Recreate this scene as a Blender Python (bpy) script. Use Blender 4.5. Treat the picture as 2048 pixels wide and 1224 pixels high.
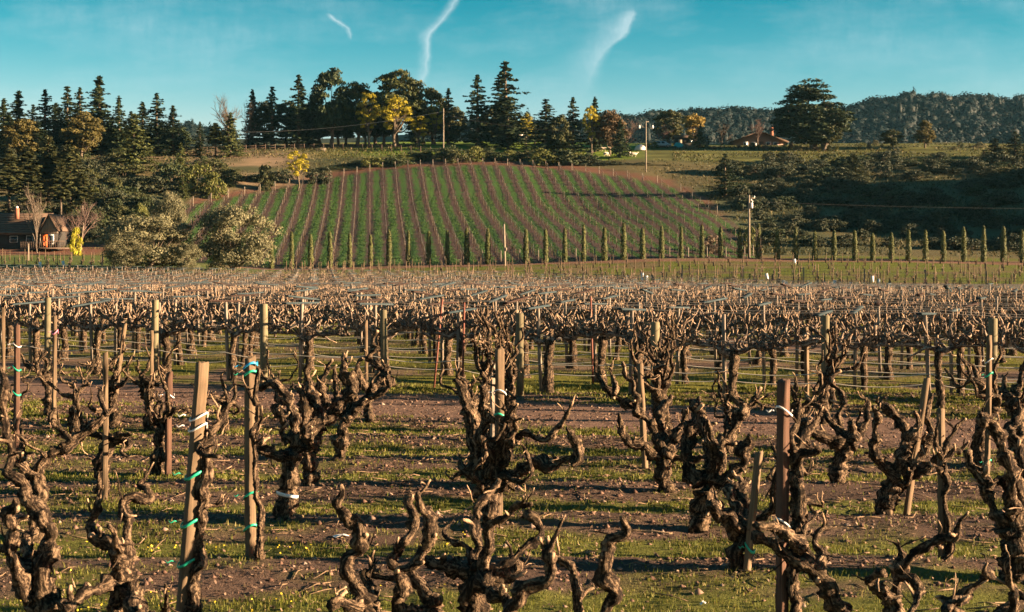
import bpy, math, random
import numpy as np
for _o in list(bpy.data.objects): bpy.data.objects.remove(_o)
SC = bpy.context.scene
COL = SC.collection
F = 2844.0          # focal length in photo pixels (50 mm on a 36 mm wide frame, photo 2048 px wide)
CX, HY, CH = 1024.0, 510.0, 2.5   # vanishing column, horizon line, camera height

# ---------------------------------------------------------------- camera
cam_d = bpy.data.cameras.new('camera'); cam = bpy.data.objects.new('camera', cam_d); COL.objects.link(cam)
cam.location = (0, 0, CH); cam.rotation_euler = (math.radians(90), 0, 0)
cam_d.lens = 50; cam_d.sensor_width = 36; cam_d.shift_y = -102.0/2048.0
cam_d.clip_start = 0.2; cam_d.clip_end = 20000
cam_d.dof.use_dof = True; cam_d.dof.focus_distance = 24.0; cam_d.dof.aperture_fstop = 7.0
SC.camera = cam

# ---------------------------------------------------------------- light
SUN_EL, SUN_AZ = 11.5, 99.0     # azimuth clockwise from +Y
a, e = math.radians(SUN_AZ), math.radians(SUN_EL)
SUND = np.array([math.sin(a)*math.cos(e), math.cos(a)*math.cos(e), math.sin(e)])
sd = bpy.data.lights.new('sun', 'SUN'); sd.energy = 5.0; sd.angle = math.radians(0.55); sd.color = (1.0, 0.71, 0.45)
so = bpy.data.objects.new('sun', sd); COL.objects.link(so)
from mathutils import Vector
so.rotation_euler = Vector(-SUND).to_track_quat('-Z', 'Y').to_euler()
so.location = (60, -20, 40)

W = bpy.data.worlds.new('World'); SC.world = W; W.use_nodes = True
def world():
    nt = W.node_tree; N = nt.nodes; L = nt.links; N.clear()
    def n(t, **k):
        q = N.new(t)
        for a_, v in k.items(): setattr(q, a_, v)
        return q
    def m(op, x, y=None, clamp=False):
        q = n('ShaderNodeMath', operation=op, use_clamp=clamp)
        for i, v in enumerate((x, y)):
            if v is None: continue
            if isinstance(v, (int, float)): q.inputs[i].default_value = v
            else: L.new(v, q.inputs[i])
        return q.outputs[0]
    sky = n('ShaderNodeTexSky', sky_type='NISHITA', sun_disc=False)
    sky.sun_elevation = math.radians(SUN_EL); sky.sun_rotation = math.radians(SUN_AZ)
    sky.altitude = 100; sky.air_density = 1.0; sky.dust_density = 0.2; sky.ozone_density = 2.0
    # the photograph's teal grade of the sky
    sep = n('ShaderNodeSeparateColor'); L.new(sky.outputs[0], sep.inputs[0])
    r = m('MULTIPLY', m('POWER', sep.outputs[0], 1.75), 0.085)
    g = m('MULTIPLY', sep.outputs[1], 0.80)
    b = m('MULTIPLY', m('POWER', sep.outputs[2], 0.86), 0.90)
    tz = n('ShaderNodeTexCoord'); sz = n('ShaderNodeSeparateXYZ'); L.new(tz.outputs['Generated'], sz.inputs[0])
    hz = m('DIVIDE', m('SUBTRACT', 0.20, sz.outputs[2]), 0.11, True)
    r = m('MULTIPLY', r, m('ADD', 0.02, m('MULTIPLY', m('POWER', hz, 1.7), 3.1)))
    g = m('MULTIPLY', g, m('ADD', 0.43, m('MULTIPLY', hz, 0.36)))
    b = m('MULTIPLY', b, m('ADD', 0.485, m('MULTIPLY', hz, 0.36)))
    com = n('ShaderNodeCombineColor'); L.new(r, com.inputs[0]); L.new(g, com.inputs[1]); L.new(b, com.inputs[2])
    # thin cirrus streaks, laid out by compass direction and height above the horizon
    tc = n('ShaderNodeTexCoord'); sx = n('ShaderNodeSeparateXYZ'); L.new(tc.outputs['Generated'], sx.inputs[0])
    ynz = m('MAXIMUM', sx.outputs[1], 0.05)
    u = m('DIVIDE', sx.outputs[0], ynz); v = m('DIVIDE', sx.outputs[2], ynz)
    front = m('GREATER_THAN', sx.outputs[1], 0.06)
    cv = n('ShaderNodeCombineXYZ'); L.new(u, cv.inputs[0]); L.new(v, cv.inputs[1])
    def noise(sc_, det, stretch=(1, 1, 1), rough=0.6):
        mp = n('ShaderNodeMapping'); mp.inputs['Scale'].default_value = stretch; L.new(cv.outputs[0], mp.inputs[0])
        q = n('ShaderNodeTexNoise'); q.inputs['Scale'].default_value = sc_; q.inputs['Detail'].default_value = det; q.inputs['Roughness'].default_value = rough
        L.new(mp.outputs[0], q.inputs[0]); return q.outputs[0]
    wob = m('MULTIPLY', m('SUBTRACT', noise(60, 4), 0.5), 0.008)
    us = m('ADD', u, wob)
    fib = noise(90, 5, (1, 0.45, 1), 0.65)
    def fc(pts, lo, hi):      # a float curve over v in [0, .2]; values mapped from [lo, hi]
        q = n('ShaderNodeFloatCurve'); c = q.mapping.curves[0]
        pts = sorted(((510-y)/F/0.2, (val-lo)/(hi-lo)) for y, val in pts)
        c.points[0].location = pts[0]; c.points[1].location = pts[-1]
        for p in pts[1:-1]: c.points.new(*p)
        q.mapping.use_clip = False; q.mapping.update()
        L.new(m('MULTIPLY', v, 5.0), q.inputs['Value'])
        return m('ADD', m('MULTIPLY', q.outputs[0], hi-lo), lo)
    def streak(center, width_l, width_r, amt):
        c = fc([(y, (x-CX)/F) for y, x in center], -0.4, 0.4)
        wl = fc([(y, x/F) for y, x in width_l], 0, 0.2); wr = fc([(y, x/F) for y, x in width_r], 0, 0.2)
        am = fc(amt, 0, 1)
        d = m('SUBTRACT', us, c)
        left = m('DIVIDE', m('MAXIMUM', m('MULTIPLY', d, -1), 0), m('MAXIMUM', wl, 0.0005))
        right = m('DIVIDE', m('MAXIMUM', d, 0), m('MAXIMUM', wr, 0.0005))
        t = m('SUBTRACT', 1.0, m('ADD', left, right), True)
        t = m('MULTIPLY', t, t)
        return m('MULTIPLY', m('MULTIPLY', t, am), m('ADD', m('MULTIPLY', fib, 1.3), 0.25))
    s1 = streak([(-60, 940), (0, 912), (40, 885), (70, 855), (100, 856), (140, 850), (175, 838), (260, 820)],
                [(-60, 26), (0, 22), (70, 26), (120, 24), (175, 30), (260, 60)], [(-60, 18), (0, 14), (70, 12), (120, 14), (175, 18), (260, 30)],
                [(-60, .7), (0, .7), (70, .75), (140, .6), (180, .35), (240, 0), (400, 0)])
    s2 = streak([(-60, 1270), (10, 1268), (40, 1262), (70, 1245), (100, 1210), (150, 1185), (230, 1150)],
                [(-60, 10), (10, 22), (40, 80), (100, 110), (150, 130), (230, 160)], [(-60, 8), (10, 10), (60, 14), (120, 20), (230, 60)],
                [(-60, 0), (10, 0), (25, .55), (50, .75), (100, .55), (160, .3), (240, 0), (400, 0)])
    s3 = streak([(20, 655), (34, 664), (46, 680), (60, 696), (80, 700), (120, 705)], [(20, 8), (40, 12), (60, 14), (80, 6), (120, 4)], [(20, 8), (40, 12), (60, 9), (80, 5), (120, 4)],
                [(-60, 0), (24, 0), (36, .75), (60, .7), (76, .4), (84, 0), (400, 0)])
    veil = m('MULTIPLY', m('MULTIPLY', m('SUBTRACT', noise(5, 6, (1, 3.2, 1), 0.6), 0.45, True), 2.6), fib)
    cl = m('ADD', m('ADD', s1, s2), m('ADD', s3, veil))
    cl = m('MULTIPLY', m('MINIMUM', cl, 0.75), m('MULTIPLY', front, 0.72))
    mx = n('ShaderNodeMixRGB'); L.new(cl, mx.inputs[0]); L.new(com.outputs[0], mx.inputs[1])
    mx.inputs[2].default_value = (2.8, 3.3, 3.45, 1)
    bg = n('ShaderNodeBackground'); bg.inputs[1].default_value = 0.054; L.new(mx.outputs[0], bg.inputs[0])
    out = n('ShaderNodeOutputWorld'); L.new(bg.outputs[0], out.inputs[0])
world()
VS = SC.view_settings
VS.view_transform = 'Standard'; VS.look = 'None'; VS.exposure = 2.42; VS.gamma = 1.0; VS.use_curve_mapping = False
SC.cycles.max_bounces = 4; SC.cycles.transparent_max_bounces = 8; SC.cycles.diffuse_bounces = 1
SC.cycles.use_denoising = True

# ---------------------------------------------------------------- helpers
rng = np.random.default_rng(7)
def P(px, py, d): return np.array([(px-CX)*d/F, d, CH-(py-HY)*d/F])
def dep(py): return CH*F/(py-HY)          # distance of a flat-ground point seen at photo row py
def mkmesh(name, V, quads=None, tris=None, attrs=None, smooth=False):
    me = bpy.data.meshes.new(name)
    V = np.asarray(V, dtype=np.float32)
    nq = 0 if quads is None else len(quads); nt = 0 if tris is None else len(tris)
    me.vertices.add(len(V)); me.vertices.foreach_set('co', V.ravel())
    idx = []
    if nq: idx.append(np.asarray(quads, dtype=np.int32).ravel())
    if nt: idx.append(np.asarray(tris, dtype=np.int32).ravel())
    idx = np.concatenate(idx)
    me.loops.add(len(idx)); me.loops.foreach_set('vertex_index', idx)
    me.polygons.add(nq+nt)
    st = np.concatenate([np.arange(nq)*4, nq*4+np.arange(nt)*3]).astype(np.int32)
    me.polygons.foreach_set('loop_start', st)
    if smooth: me.polygons.foreach_set('use_smooth', np.ones(nq+nt, dtype=bool))
    for k, arr in (attrs or {}).items():
        arr = np.asarray(arr, dtype=np.float32)
        if arr.ndim == 1: at = me.attributes.new(k, 'FLOAT', 'POINT'); at.data.foreach_set('value', arr)
        elif arr.shape[1] == 3: at = me.attributes.new(k, 'FLOAT_VECTOR', 'POINT'); at.data.foreach_set('vector', arr.ravel())
        else: at = me.attributes.new(k, 'FLOAT_COLOR', 'POINT'); at.data.foreach_set('color', arr.ravel())
    me.update(calc_edges=True); me.validate()
    return me
class MB:
    """collects vertices, quads, triangles and point attributes"""
    def __init__(s): s.V=[]; s.Q=[]; s.T=[]; s.A={}; s.n=0
    def add(s, V, quads=None, tris=None, **attrs):
        V = np.asarray(V, float)
        if quads is not None and len(quads): s.Q.append(np.asarray(quads)+s.n)
        if tris is not None and len(tris): s.T.append(np.asarray(tris)+s.n)
        for k, a_ in attrs.items(): s.A.setdefault(k, []).append(a_)
        s.V.append(V); s.n += len(V); return s
    def mesh(s, name, smooth=False):
        return mkmesh(name, np.concatenate(s.V), np.concatenate(s.Q) if s.Q else None, np.concatenate(s.T) if s.T else None,
                      {k: np.concatenate(v) for k, v in s.A.items()}, smooth)
    def raw(s):
        return np.concatenate(s.V), (np.concatenate(s.Q) if s.Q else np.zeros((0,4),int)), (np.concatenate(s.T) if s.T else np.zeros((0,3),int))
def ob(name, me, mat=None, parent=None, loc=None, rot=None, scale=None):
    o = bpy.data.objects.new(name, me); COL.objects.link(o)
    if mat is not None and me is not None and not me.materials: me.materials.append(mat)
    if parent is not None: o.parent = parent
    if loc is not None: o.location = loc
    if rot is not None: o.rotation_euler = rot
    if scale is not None: o.scale = scale
    return o
def tag(o, label=None, cat=None, group=None, kind=None):
    if label: o['label'] = label
    if cat: o['category'] = cat
    if group: o['group'] = group
    if kind: o['kind'] = kind
    return o
def thing(name, label, cat, loc=(0,0,0), group=None, rz=0, scale=None):
    o = ob(name, None, loc=tuple(loc), rot=(0,0,rz), scale=scale)
    o.empty_display_size = 0.1
    return tag(o, label, cat, group)
ORD = ['first','second','third','fourth','fifth','sixth','seventh','eighth','ninth','tenth','eleventh','twelfth','thirteenth','fourteenth','fifteenth',
       'sixteenth','seventeenth','eighteenth','nineteenth','twentieth']
def ordn(i):
    if i < 20: return ORD[i]
    tens = ['twenty','thirty','forty','fifty'][(i+1)//10-2]; r = (i+1) % 10
    if r == 0: return {'twenty':'twentieth','thirty':'thirtieth','forty':'fortieth','fifty':'fiftieth'}[tens]
    return tens+'-'+ORD[r-1]
def box(c, s, R=None):
    c = np.asarray(c, float); h = np.asarray(s, float)/2
    V = np.array([[x,y,z] for x in (-1,1) for y in (-1,1) for z in (-1,1)], float)*h
    if R is not None: V = V @ np.asarray(R).T
    return V+c, [[0,1,3,2],[4,6,7,5],[0,4,5,1],[2,3,7,6],[0,2,6,4],[1,5,7,3]]
def rotz(t): c, s = math.cos(t), math.sin(t); return np.array([[c,-s,0],[s,c,0],[0,0,1.0]])
def bevbox(c, s, b=0.006, R=None):
    """box with chamfered vertical edges and top rim"""
    hx, hy, hz = np.asarray(s, float)/2
    ring = np.array([[hx-b,-hy],[hx,-hy+b],[hx,hy-b],[hx-b,hy],[-hx+b,hy],[-hx,hy-b],[-hx,-hy+b],[-hx+b,-hy]])
    V = [[x,y,-hz] for x,y in ring]+[[x,y,hz-b] for x,y in ring]+[[x*(1-b/hx),y*(1-b/hy),hz] for x,y in ring]+[[0,0,hz],[0,0,-hz]]
    Q = [[i,(i+1)%8,8+(i+1)%8,8+i] for i in range(8)]+[[8+i,8+(i+1)%8,16+(i+1)%8,16+i] for i in range(8)]
    T = [[16+i,16+(i+1)%8,24] for i in range(8)]+[[(i+1)%8,i,25] for i in range(8)]
    V = np.array(V)
    if R is not None: V = V @ np.asarray(R).T
    return V+np.asarray(c), Q, T
def frames(Pt):
    T = np.gradient(Pt, axis=0); T /= np.linalg.norm(T, axis=1, keepdims=True)+1e-9
    N = np.zeros_like(Pt); a_ = np.array([0,0,1.0]) if abs(T[0,2]) < .9 else np.array([1.0,0,0])
    n0 = np.cross(T[0], a_); n0 /= np.linalg.norm(n0); N[0] = n0
    for i in range(1, len(Pt)):
        q = N[i-1]-T[i]*np.dot(N[i-1], T[i]); N[i] = q/(np.linalg.norm(q)+1e-9)
    return T, N, np.cross(T, N)
def tube(Pt, r, seg=8, rough=0.0, g=None, cap=True, cell=0.06, nth=5):
    """swept tube; r per point; rough = relative lumpiness; returns V, quads, tris, bark coordinates"""
    Pt = np.asarray(Pt, float); n = len(Pt); r = np.broadcast_to(np.asarray(r, float), (n,)).copy()
    T, N, B = frames(Pt)
    th = np.arange(seg)*2*math.pi/seg
    s = np.concatenate([[0], np.cumsum(np.linalg.norm(np.diff(Pt, axis=0), axis=1))])
    rr = np.repeat(r[:,None], seg, 1)
    if rough > 0:
        g = g or rng
        nk = max(2, int(s[-1]/cell)+2)
        gr = g.normal(0, 1, (nk, nth))
        fs = s/max(s[-1],1e-6)*(nk-1.001); i0 = fs.astype(int); ft = (fs-i0)[:,None]; ft = ft*ft*(3-2*ft)
        ang = th/(2*math.pi)*nth; j0 = ang.astype(int)%nth; fa = (ang-np.floor(ang))[None,:]; fa = fa*fa*(3-2*fa); j1 = (j0+1)%nth
        lo = gr[i0][:,j0]*(1-fa)+gr[i0][:,j1]*fa; hi = gr[i0+1][:,j0]*(1-fa)+gr[i0+1][:,j1]*fa
        nk2 = max(2, int(s[-1]/0.16)+2); gf = g.normal(0, 1, (nk2, seg)); f2 = s/max(s[-1],1e-6)*(nk2-1.001); a0 = f2.astype(int); b0 = (f2-a0)[:,None]
        fl = gf[a0]*(1-b0)+gf[a0+1]*b0
        rr = rr*np.clip(1+0.5*rough*fl+0.8*rough*(lo*(1-ft)+hi*ft) + 0.5*rough*g.normal(0,1,(n,seg)), 0.45, 1.9)
    ct, st = np.cos(th)[None,:,None], np.sin(th)[None,:,None]
    V = (Pt[:,None,:] + rr[:,:,None]*(N[:,None,:]*ct + B[:,None,:]*st)).reshape(-1,3)
    bk = np.stack([np.repeat(np.cos(th)[None],n,0)*r[:,None], np.repeat(np.sin(th)[None],n,0)*r[:,None], np.repeat(s[:,None],seg,1)], -1).reshape(-1,3)
    i = np.arange(n-1)[:,None]*seg; j = np.arange(seg)[None,:]; j2 = (j+1)%seg
    Q = np.stack([i+j, i+j2, i+seg+j2, i+seg+j], -1).reshape(-1,4)
    tr = np.zeros((0,3), int)
    if cap:
        V = np.concatenate([V, Pt[[0,-1]]]); bk = np.concatenate([bk, bk[[0,-1]]])
        k = np.arange(seg); k2 = (k+1)%seg
        tr = np.concatenate([np.stack([k2, k, np.full(seg, n*seg)], 1), np.stack([(n-1)*seg+k, (n-1)*seg+k2, np.full(seg, n*seg+1)], 1)])
    return V, Q, tr, bk
def spline(C, step):
    """Catmull-Rom through the rows of C (any columns; first three are x,y,z) resampled at about step"""
    C = np.asarray(C, float)
    if len(C) == 2: C = np.array([C[0], (C[0]+C[1])/2, C[1]])
    A = np.concatenate([[2*C[0]-C[1]], C, [2*C[-1]-C[-2]]]); out = []
    for i in range(1, len(A)-2):
        L_ = np.linalg.norm(A[i+1,:3]-A[i,:3]); k = max(2, int(L_/step)+1)
        t = np.linspace(0, 1, k, endpoint=False)[:,None]
        out.append(0.5*((2*A[i])+(-A[i-1]+A[i+1])*t+(2*A[i-1]-5*A[i]+4*A[i+1]-A[i+2])*t**2+(-A[i-1]+3*A[i]-3*A[i+1]+A[i+2])*t**3))
    out.append(A[-2:-1]); return np.concatenate(out)
def hash2(i, j, s): 
    h = np.sin(i*127.1+j*311.7+s*74.7)*43758.5453; return h-np.floor(h)
def vnoise(x, y, s=0):
    x, y = np.asarray(x, float), np.asarray(y, float)
    i, j = np.floor(x), np.floor(y); fx, fy = x-i, y-j; fx, fy = fx*fx*(3-2*fx), fy*fy*(3-2*fy)
    return (hash2(i,j,s)*(1-fx)+hash2(i+1,j,s)*fx)*(1-fy)+(hash2(i,j+1,s)*(1-fx)+hash2(i+1,j+1,s)*fx)*fy
def fbm(x, y, s=0, o=4):
    t = 0; a_ = 0.5
    for k in range(o): t = t+a_*vnoise(x, y, s+k); x, y, a_ = np.asarray(x)*2.03+7, np.asarray(y)*2.03+3, a_*0.5
    return t/(1-0.5**o)
def sstep(a_, b, x): t = np.clip((np.asarray(x, float)-a_)/(b-a_), 0, 1); return t*t*(3-2*t)

# ---------------------------------------------------------------- materials
def nodes(name):
    m = bpy.data.materials.new(name); m.use_nodes = True; nt = m.node_tree; nt.nodes.clear()
    class B:
        pass
    b = B(); b.m = m; b.nt = nt
    def new(t, **k):
        q = nt.nodes.new(t)
        for a_, v in k.items(): setattr(q, a_, v)
        return q
    b.new = new; b.link = nt.links.new
    def setin(q, i, v):
        if v is None: return
        if hasattr(v, 'is_output'): nt.links.new(v, q.inputs[i])
        else: q.inputs[i].default_value = v
    b.setin = setin
    def math_(op, x, y=None, clamp=False):
        q = new('ShaderNodeMath', operation=op, use_clamp=clamp); setin(q,0,x); setin(q,1,y); return q.outputs[0]
    b.math = math_
    def mix(f, x, y, bt='MIX'):
        q = new('ShaderNodeMixRGB', blend_type=bt); setin(q,0,f)
        setin(q,1,x if hasattr(x,'is_output') else (*x[:3],1)); setin(q,2,y if hasattr(y,'is_output') else (*y[:3],1)); return q.outputs[0]
    b.mix = mix
    def noise(vec, sc, det=4, rough=0.55, dist=0):
        q = new('ShaderNodeTexNoise'); q.inputs['Scale'].default_value = sc; q.inputs['Detail'].default_value = det
        q.inputs['Roughness'].default_value = rough; q.inputs['Distortion'].default_value = dist
        if vec is not None: nt.links.new(vec, q.inputs[0])
        return q.outputs[0]
    b.noise = noise
    def mapping(vec, sc): 
        q = new('ShaderNodeMapping'); q.inputs['Scale'].default_value = sc; nt.links.new(vec, q.inputs[0]); return q.outputs[0]
    b.mapping = mapping
    def ramp(f, pts):
        q = new('ShaderNodeValToRGB'); els = q.color_ramp.elements
        while len(els) > 1: els.remove(els[-1])
        els[0].position = pts[0][0]; els[0].color = (*pts[0][1],1) if len(pts[0][1])==3 else pts[0][1]
        for p, c in pts[1:]:
            e_ = els.new(p); e_.color = (*c,1)
        nt.links.new(f, q.inputs[0]); return q.outputs[0]
    b.ramp = ramp
    def attr(nm): return new('ShaderNodeAttribute', attribute_name=nm)
    b.attr = attr
    def out(col, rough=0.8, bump=None, bstr=0.5, bdist=0.02, spec=0.3, transl=0.0, metal=0):
        p = new('ShaderNodeBsdfPrincipled'); setin(p,'Base Color', col if hasattr(col,'is_output') else (*col[:3],1)); setin(p,'Roughness', rough)
        p.inputs['Specular IOR Level'].default_value = spec; p.inputs['Metallic'].default_value = metal
        if bump is not None:
            q = new('ShaderNodeBump'); q.inputs['Strength'].default_value = bstr; q.inputs['Distance'].default_value = bdist
            nt.links.new(bump, q.inputs['Height']); nt.links.new(q.outputs[0], p.inputs['Normal'])
        o = new('ShaderNodeOutputMaterial')
        if transl > 0:
            t = new('ShaderNodeBsdfTranslucent'); setin(t,0,col if hasattr(col,'is_output') else (*col[:3],1)); mx = new('ShaderNodeMixShader'); mx.inputs[0].default_value = transl
            nt.links.new(p.outputs[0], mx.inputs[1]); nt.links.new(t.outputs[0], mx.inputs[2]); nt.links.new(mx.outputs[0], o.inputs[0])
        else: nt.links.new(p.outputs[0], o.inputs[0])
        return m
    b.out = out
    return b
def mat_bark(name, dark, mid, light, cane=(0.40,0.27,0.165), sc=1.0, moss=(0.15,0.12,0.05), bd=0.014):
    b = nodes(name); bk = b.attr('bark').outputs['Vector']; tc = b.new('ShaderNodeTexCoord'); oi = b.new('ShaderNodeObjectInfo')
    st = b.mapping(bk, (1,1,0.16))
    n1 = b.noise(st, 55*sc, 5, 0.62, 0.4); n2 = b.noise(bk, 26*sc, 5, 0.6); n3 = b.noise(tc.outputs['Object'], 7, 3)
    n4 = b.noise(bk, 70*sc, 3, 0.6)
    h = b.math('ADD', b.math('ADD', b.math('MULTIPLY', n1, 0.55), b.math('MULTIPLY', n2, 0.3)), b.math('MULTIPLY', n4, 0.3))
    c = b.ramp(h, [(0.50, dark), (0.575, mid), (0.65, light)])
    c = b.mix(b.math('MULTIPLY', b.math('SUBTRACT', n3, 0.52, True), 2.4, True), c, moss)
    c = b.mix(b.math('MULTIPLY', oi.outputs['Random'], 0.35), c, dark)
    tip = b.attr('tip').outputs['Fac']
    c = b.mix(tip, c, cane)
    return b.out(c, 0.9, h, 1.0, bd*2.2, 0.12)
def mat_wood(name, c1, c2, sc=1.0, stain=None, spec=0.15):
    b = nodes(name); tc = b.new('ShaderNodeTexCoord'); oi = b.new('ShaderNodeObjectInfo')
    ad = b.new('ShaderNodeVectorMath', operation='ADD'); b.link(tc.outputs['Object'], ad.inputs[0]); b.link(oi.outputs['Random'], ad.inputs[1])
    v = b.mapping(ad.outputs[0], (60*sc, 60*sc, 2.2*sc)); n1 = b.noise(v, 1, 5, 0.6, 0.3); n2 = b.noise(ad.outputs[0], 5*sc, 4)
    c = b.ramp(n1, [(0.3, c1), (0.7, c2)])
    c = b.mix(b.math('MULTIPLY', b.math('SUBTRACT', n2, 0.45, True), 1.6, True), c, stain or tuple(x*0.55 for x in c1))
    c = b.mix(b.math('MULTIPLY', oi.outputs['Random'], 0.45), c, tuple(x*0.75 for x in c1))
    return b.out(c, 0.85, n1, 0.6, 0.006, spec)
def mat_plain(name, c, rough=0.6, var=0.25, sc=3.0, metal=0, spec=0.4):
    b = nodes(name); tc = b.new('ShaderNodeTexCoord'); n1 = b.noise(tc.outputs['Object'], sc, 4)
    col = b.mix(b.math('MULTIPLY', n1, var*2, True), tuple(min(1, x*(1+var*.4)) for x in c), tuple(x*(1-var) for x in c))
    return b.out(col, rough, n1, 0.15, 0.01, spec, metal=metal)
def mat_leaf(name, c1, c2, transl=0.2, c3=None, rough=0.65, tree_attr=None):
    b = nodes(name); ge = b.new('ShaderNodeNewGeometry'); oi = b.new('ShaderNodeObjectInfo'); tc = b.new('ShaderNodeTexCoord')
    pts = [(0.0, c1), (1.0, c2)] if c3 is None else [(0.0, c1), (0.7, c2), (1.0, c3)]
    c = b.ramp(b.attr(tree_attr).outputs['Fac'] if tree_attr else ge.outputs['Random Per Island'], pts)
    n1 = b.noise(tc.outputs['Object'], 0.45, 3)
    c = b.mix(b.math('MULTIPLY', b.math('SUBTRACT', n1, 0.42, True), 2.0, True), c, tuple(x*0.6 for x in c1))
    c = b.mix(b.math('MULTIPLY', oi.outputs['Random'], 0.3), c, tuple(x*0.7 for x in c1))
    return b.out(c, rough, transl=transl, spec=0.2)
M = {}
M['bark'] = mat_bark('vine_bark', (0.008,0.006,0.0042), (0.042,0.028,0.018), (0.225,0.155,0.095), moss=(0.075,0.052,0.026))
M['bark_lit'] = mat_bark('vine_bark_lit', (0.04,0.028,0.021), (0.18,0.13,0.094), (0.50,0.385,0.285), sc=0.8, moss=(0.15,0.105,0.07))  # paler copy of the vine bark; sunlight on the canes put into colour
M['bark_hill'] = mat_bark('hill_vine_bark', (0.03,0.02,0.014), (0.06,0.04,0.028), (0.11,0.075,0.05), sc=0.6)
M['bark_tree'] = mat_bark('tree_bark', (0.05,0.04,0.03), (0.12,0.09,0.065), (0.22,0.17,0.12), sc=0.25, bd=0.03)
M['bark_pale'] = mat_bark('pale_bark', (0.07,0.055,0.042), (0.16,0.125,0.095), (0.30,0.24,0.18), sc=0.25, moss=(0.25,0.2,0.13), bd=0.02)
M['bark_pink'] = mat_bark('pink_twigs', (0.07,0.045,0.038), (0.13,0.09,0.075), (0.22,0.15,0.12), sc=0.25, moss=(0.25,0.16,0.12))
M['stake'] = mat_wood('stake_wood', (0.10,0.07,0.042), (0.23,0.16,0.095), stain=(0.045,0.034,0.025))
M['stake_red'] = mat_wood('redwood_stake', (0.07,0.038,0.026), (0.15,0.085,0.055), stain=(0.03,0.02,0.015))
M['grey_post'] = mat_wood('weathered_post', (0.15,0.12,0.09), (0.34,0.28,0.215), stain=(0.07,0.055,0.045))
M['round_post'] = mat_wood('round_post', (0.12,0.10,0.055), (0.24,0.205,0.12), stain=(0.06,0.06,0.045))
M['arm_grey'] = mat_wood('crossarm_steel', (0.030,0.045,0.050), (0.065,0.085,0.090), spec=0.02)
M['arm_dark'] = mat_wood('crossarm_brown', (0.03,0.02,0.017), (0.07,0.045,0.036), spec=0.02)
M['pole'] = mat_wood('utility_pole_wood', (0.20,0.16,0.12), (0.38,0.31,0.23), 0.5)
M['wire'] = mat_plain('galvanised_wire', (0.46,0.39,0.31), 0.45, 0.2, metal=0.0)
M['wire_dark'] = mat_plain('dark_wire', (0.10,0.09,0.08), 0.5, 0.2)
M['drip'] = mat_plain('drip_hose', (0.62,0.55,0.44), 0.5, 0.2)
M['rust'] = mat_plain('rusty_steel', (0.15,0.05,0.03), 0.8, 0.3, 20)
M['tape_green'] = mat_plain('green_tie_tape', (0.02,0.42,0.24), 0.45, 0.2)
M['tape_blue'] = mat_plain('blue_tie_tape', (0.03,0.35,0.62), 0.45, 0.2)
M['tape_white'] = mat_plain('white_tie_string', (0.72,0.70,0.66), 0.5, 0.15)
M['pink'] = mat_plain('pink_ribbon', (0.65,0.22,0.32), 0.5, 0.15)
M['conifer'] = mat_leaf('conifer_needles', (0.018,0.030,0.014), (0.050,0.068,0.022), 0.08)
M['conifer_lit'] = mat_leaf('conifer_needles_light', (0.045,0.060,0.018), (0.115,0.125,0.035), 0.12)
M['pine'] = mat_leaf('pine_needles', (0.035,0.045,0.018), (0.10,0.10,0.035), 0.12)
M['oak'] = mat_leaf('oak_leaves', (0.035,0.045,0.015), (0.10,0.095,0.03), 0.15)
M['gold'] = mat_leaf('golden_oak_leaves', (0.065,0.058,0.016), (0.145,0.118,0.032), 0.2)
M['acacia'] = mat_leaf('acacia_blossom', (0.24,0.20,0.012), (0.48,0.40,0.03), 0.2)
M['acacia_mix'] = mat_leaf('acacia_leaves', (0.03,0.045,0.015), (0.09,0.09,0.02), 0.15)
M['autumn'] = mat_leaf('autumn_leaves', (0.06,0.040,0.017), (0.13,0.082,0.032), 0.15)
M['olive'] = mat_leaf('olive_leaves', (0.062,0.064,0.030), (0.165,0.152,0.076), 0.1, (0.25,0.23,0.13))
M['cypress'] = mat_leaf('cypress_leaves', (0.055,0.065,0.018), (0.13,0.13,0.036), 0.08)
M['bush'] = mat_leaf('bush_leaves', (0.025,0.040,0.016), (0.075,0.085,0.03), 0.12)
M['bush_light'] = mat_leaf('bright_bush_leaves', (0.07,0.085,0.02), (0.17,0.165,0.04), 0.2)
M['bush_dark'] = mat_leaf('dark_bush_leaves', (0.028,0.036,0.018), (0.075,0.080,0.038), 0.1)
M['yellow_green'] = mat_leaf('yellow_green_leaves', (0.25,0.24,0.02), (0.50,0.44,0.03), 0.25)
M['twig'] = mat_leaf('dry_twigs', (0.12,0.085,0.055), (0.28,0.20,0.13), 0.1)
M['bamboo'] = mat_leaf('bamboo_leaves', (0.17,0.12,0.025), (0.36,0.26,0.06), 0.2)
M['forest'] = mat_leaf('far_forest', (0.004,0.011,0.010), (0.009,0.018,0.014), 0.0, (0.032,0.032,0.022), tree_attr='tv')  # darkened, bluish leaves; shade over the far wood put into the colour
M['grass'] = mat_leaf('grass_blades', (0.085,0.105,0.014), (0.20,0.195,0.030), 0.35, (0.36,0.28,0.11))
M['litter'] = mat_leaf('leaf_litter', (0.085,0.052,0.034), (0.21,0.135,0.088), 0.1, (0.32,0.22,0.145))
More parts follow.
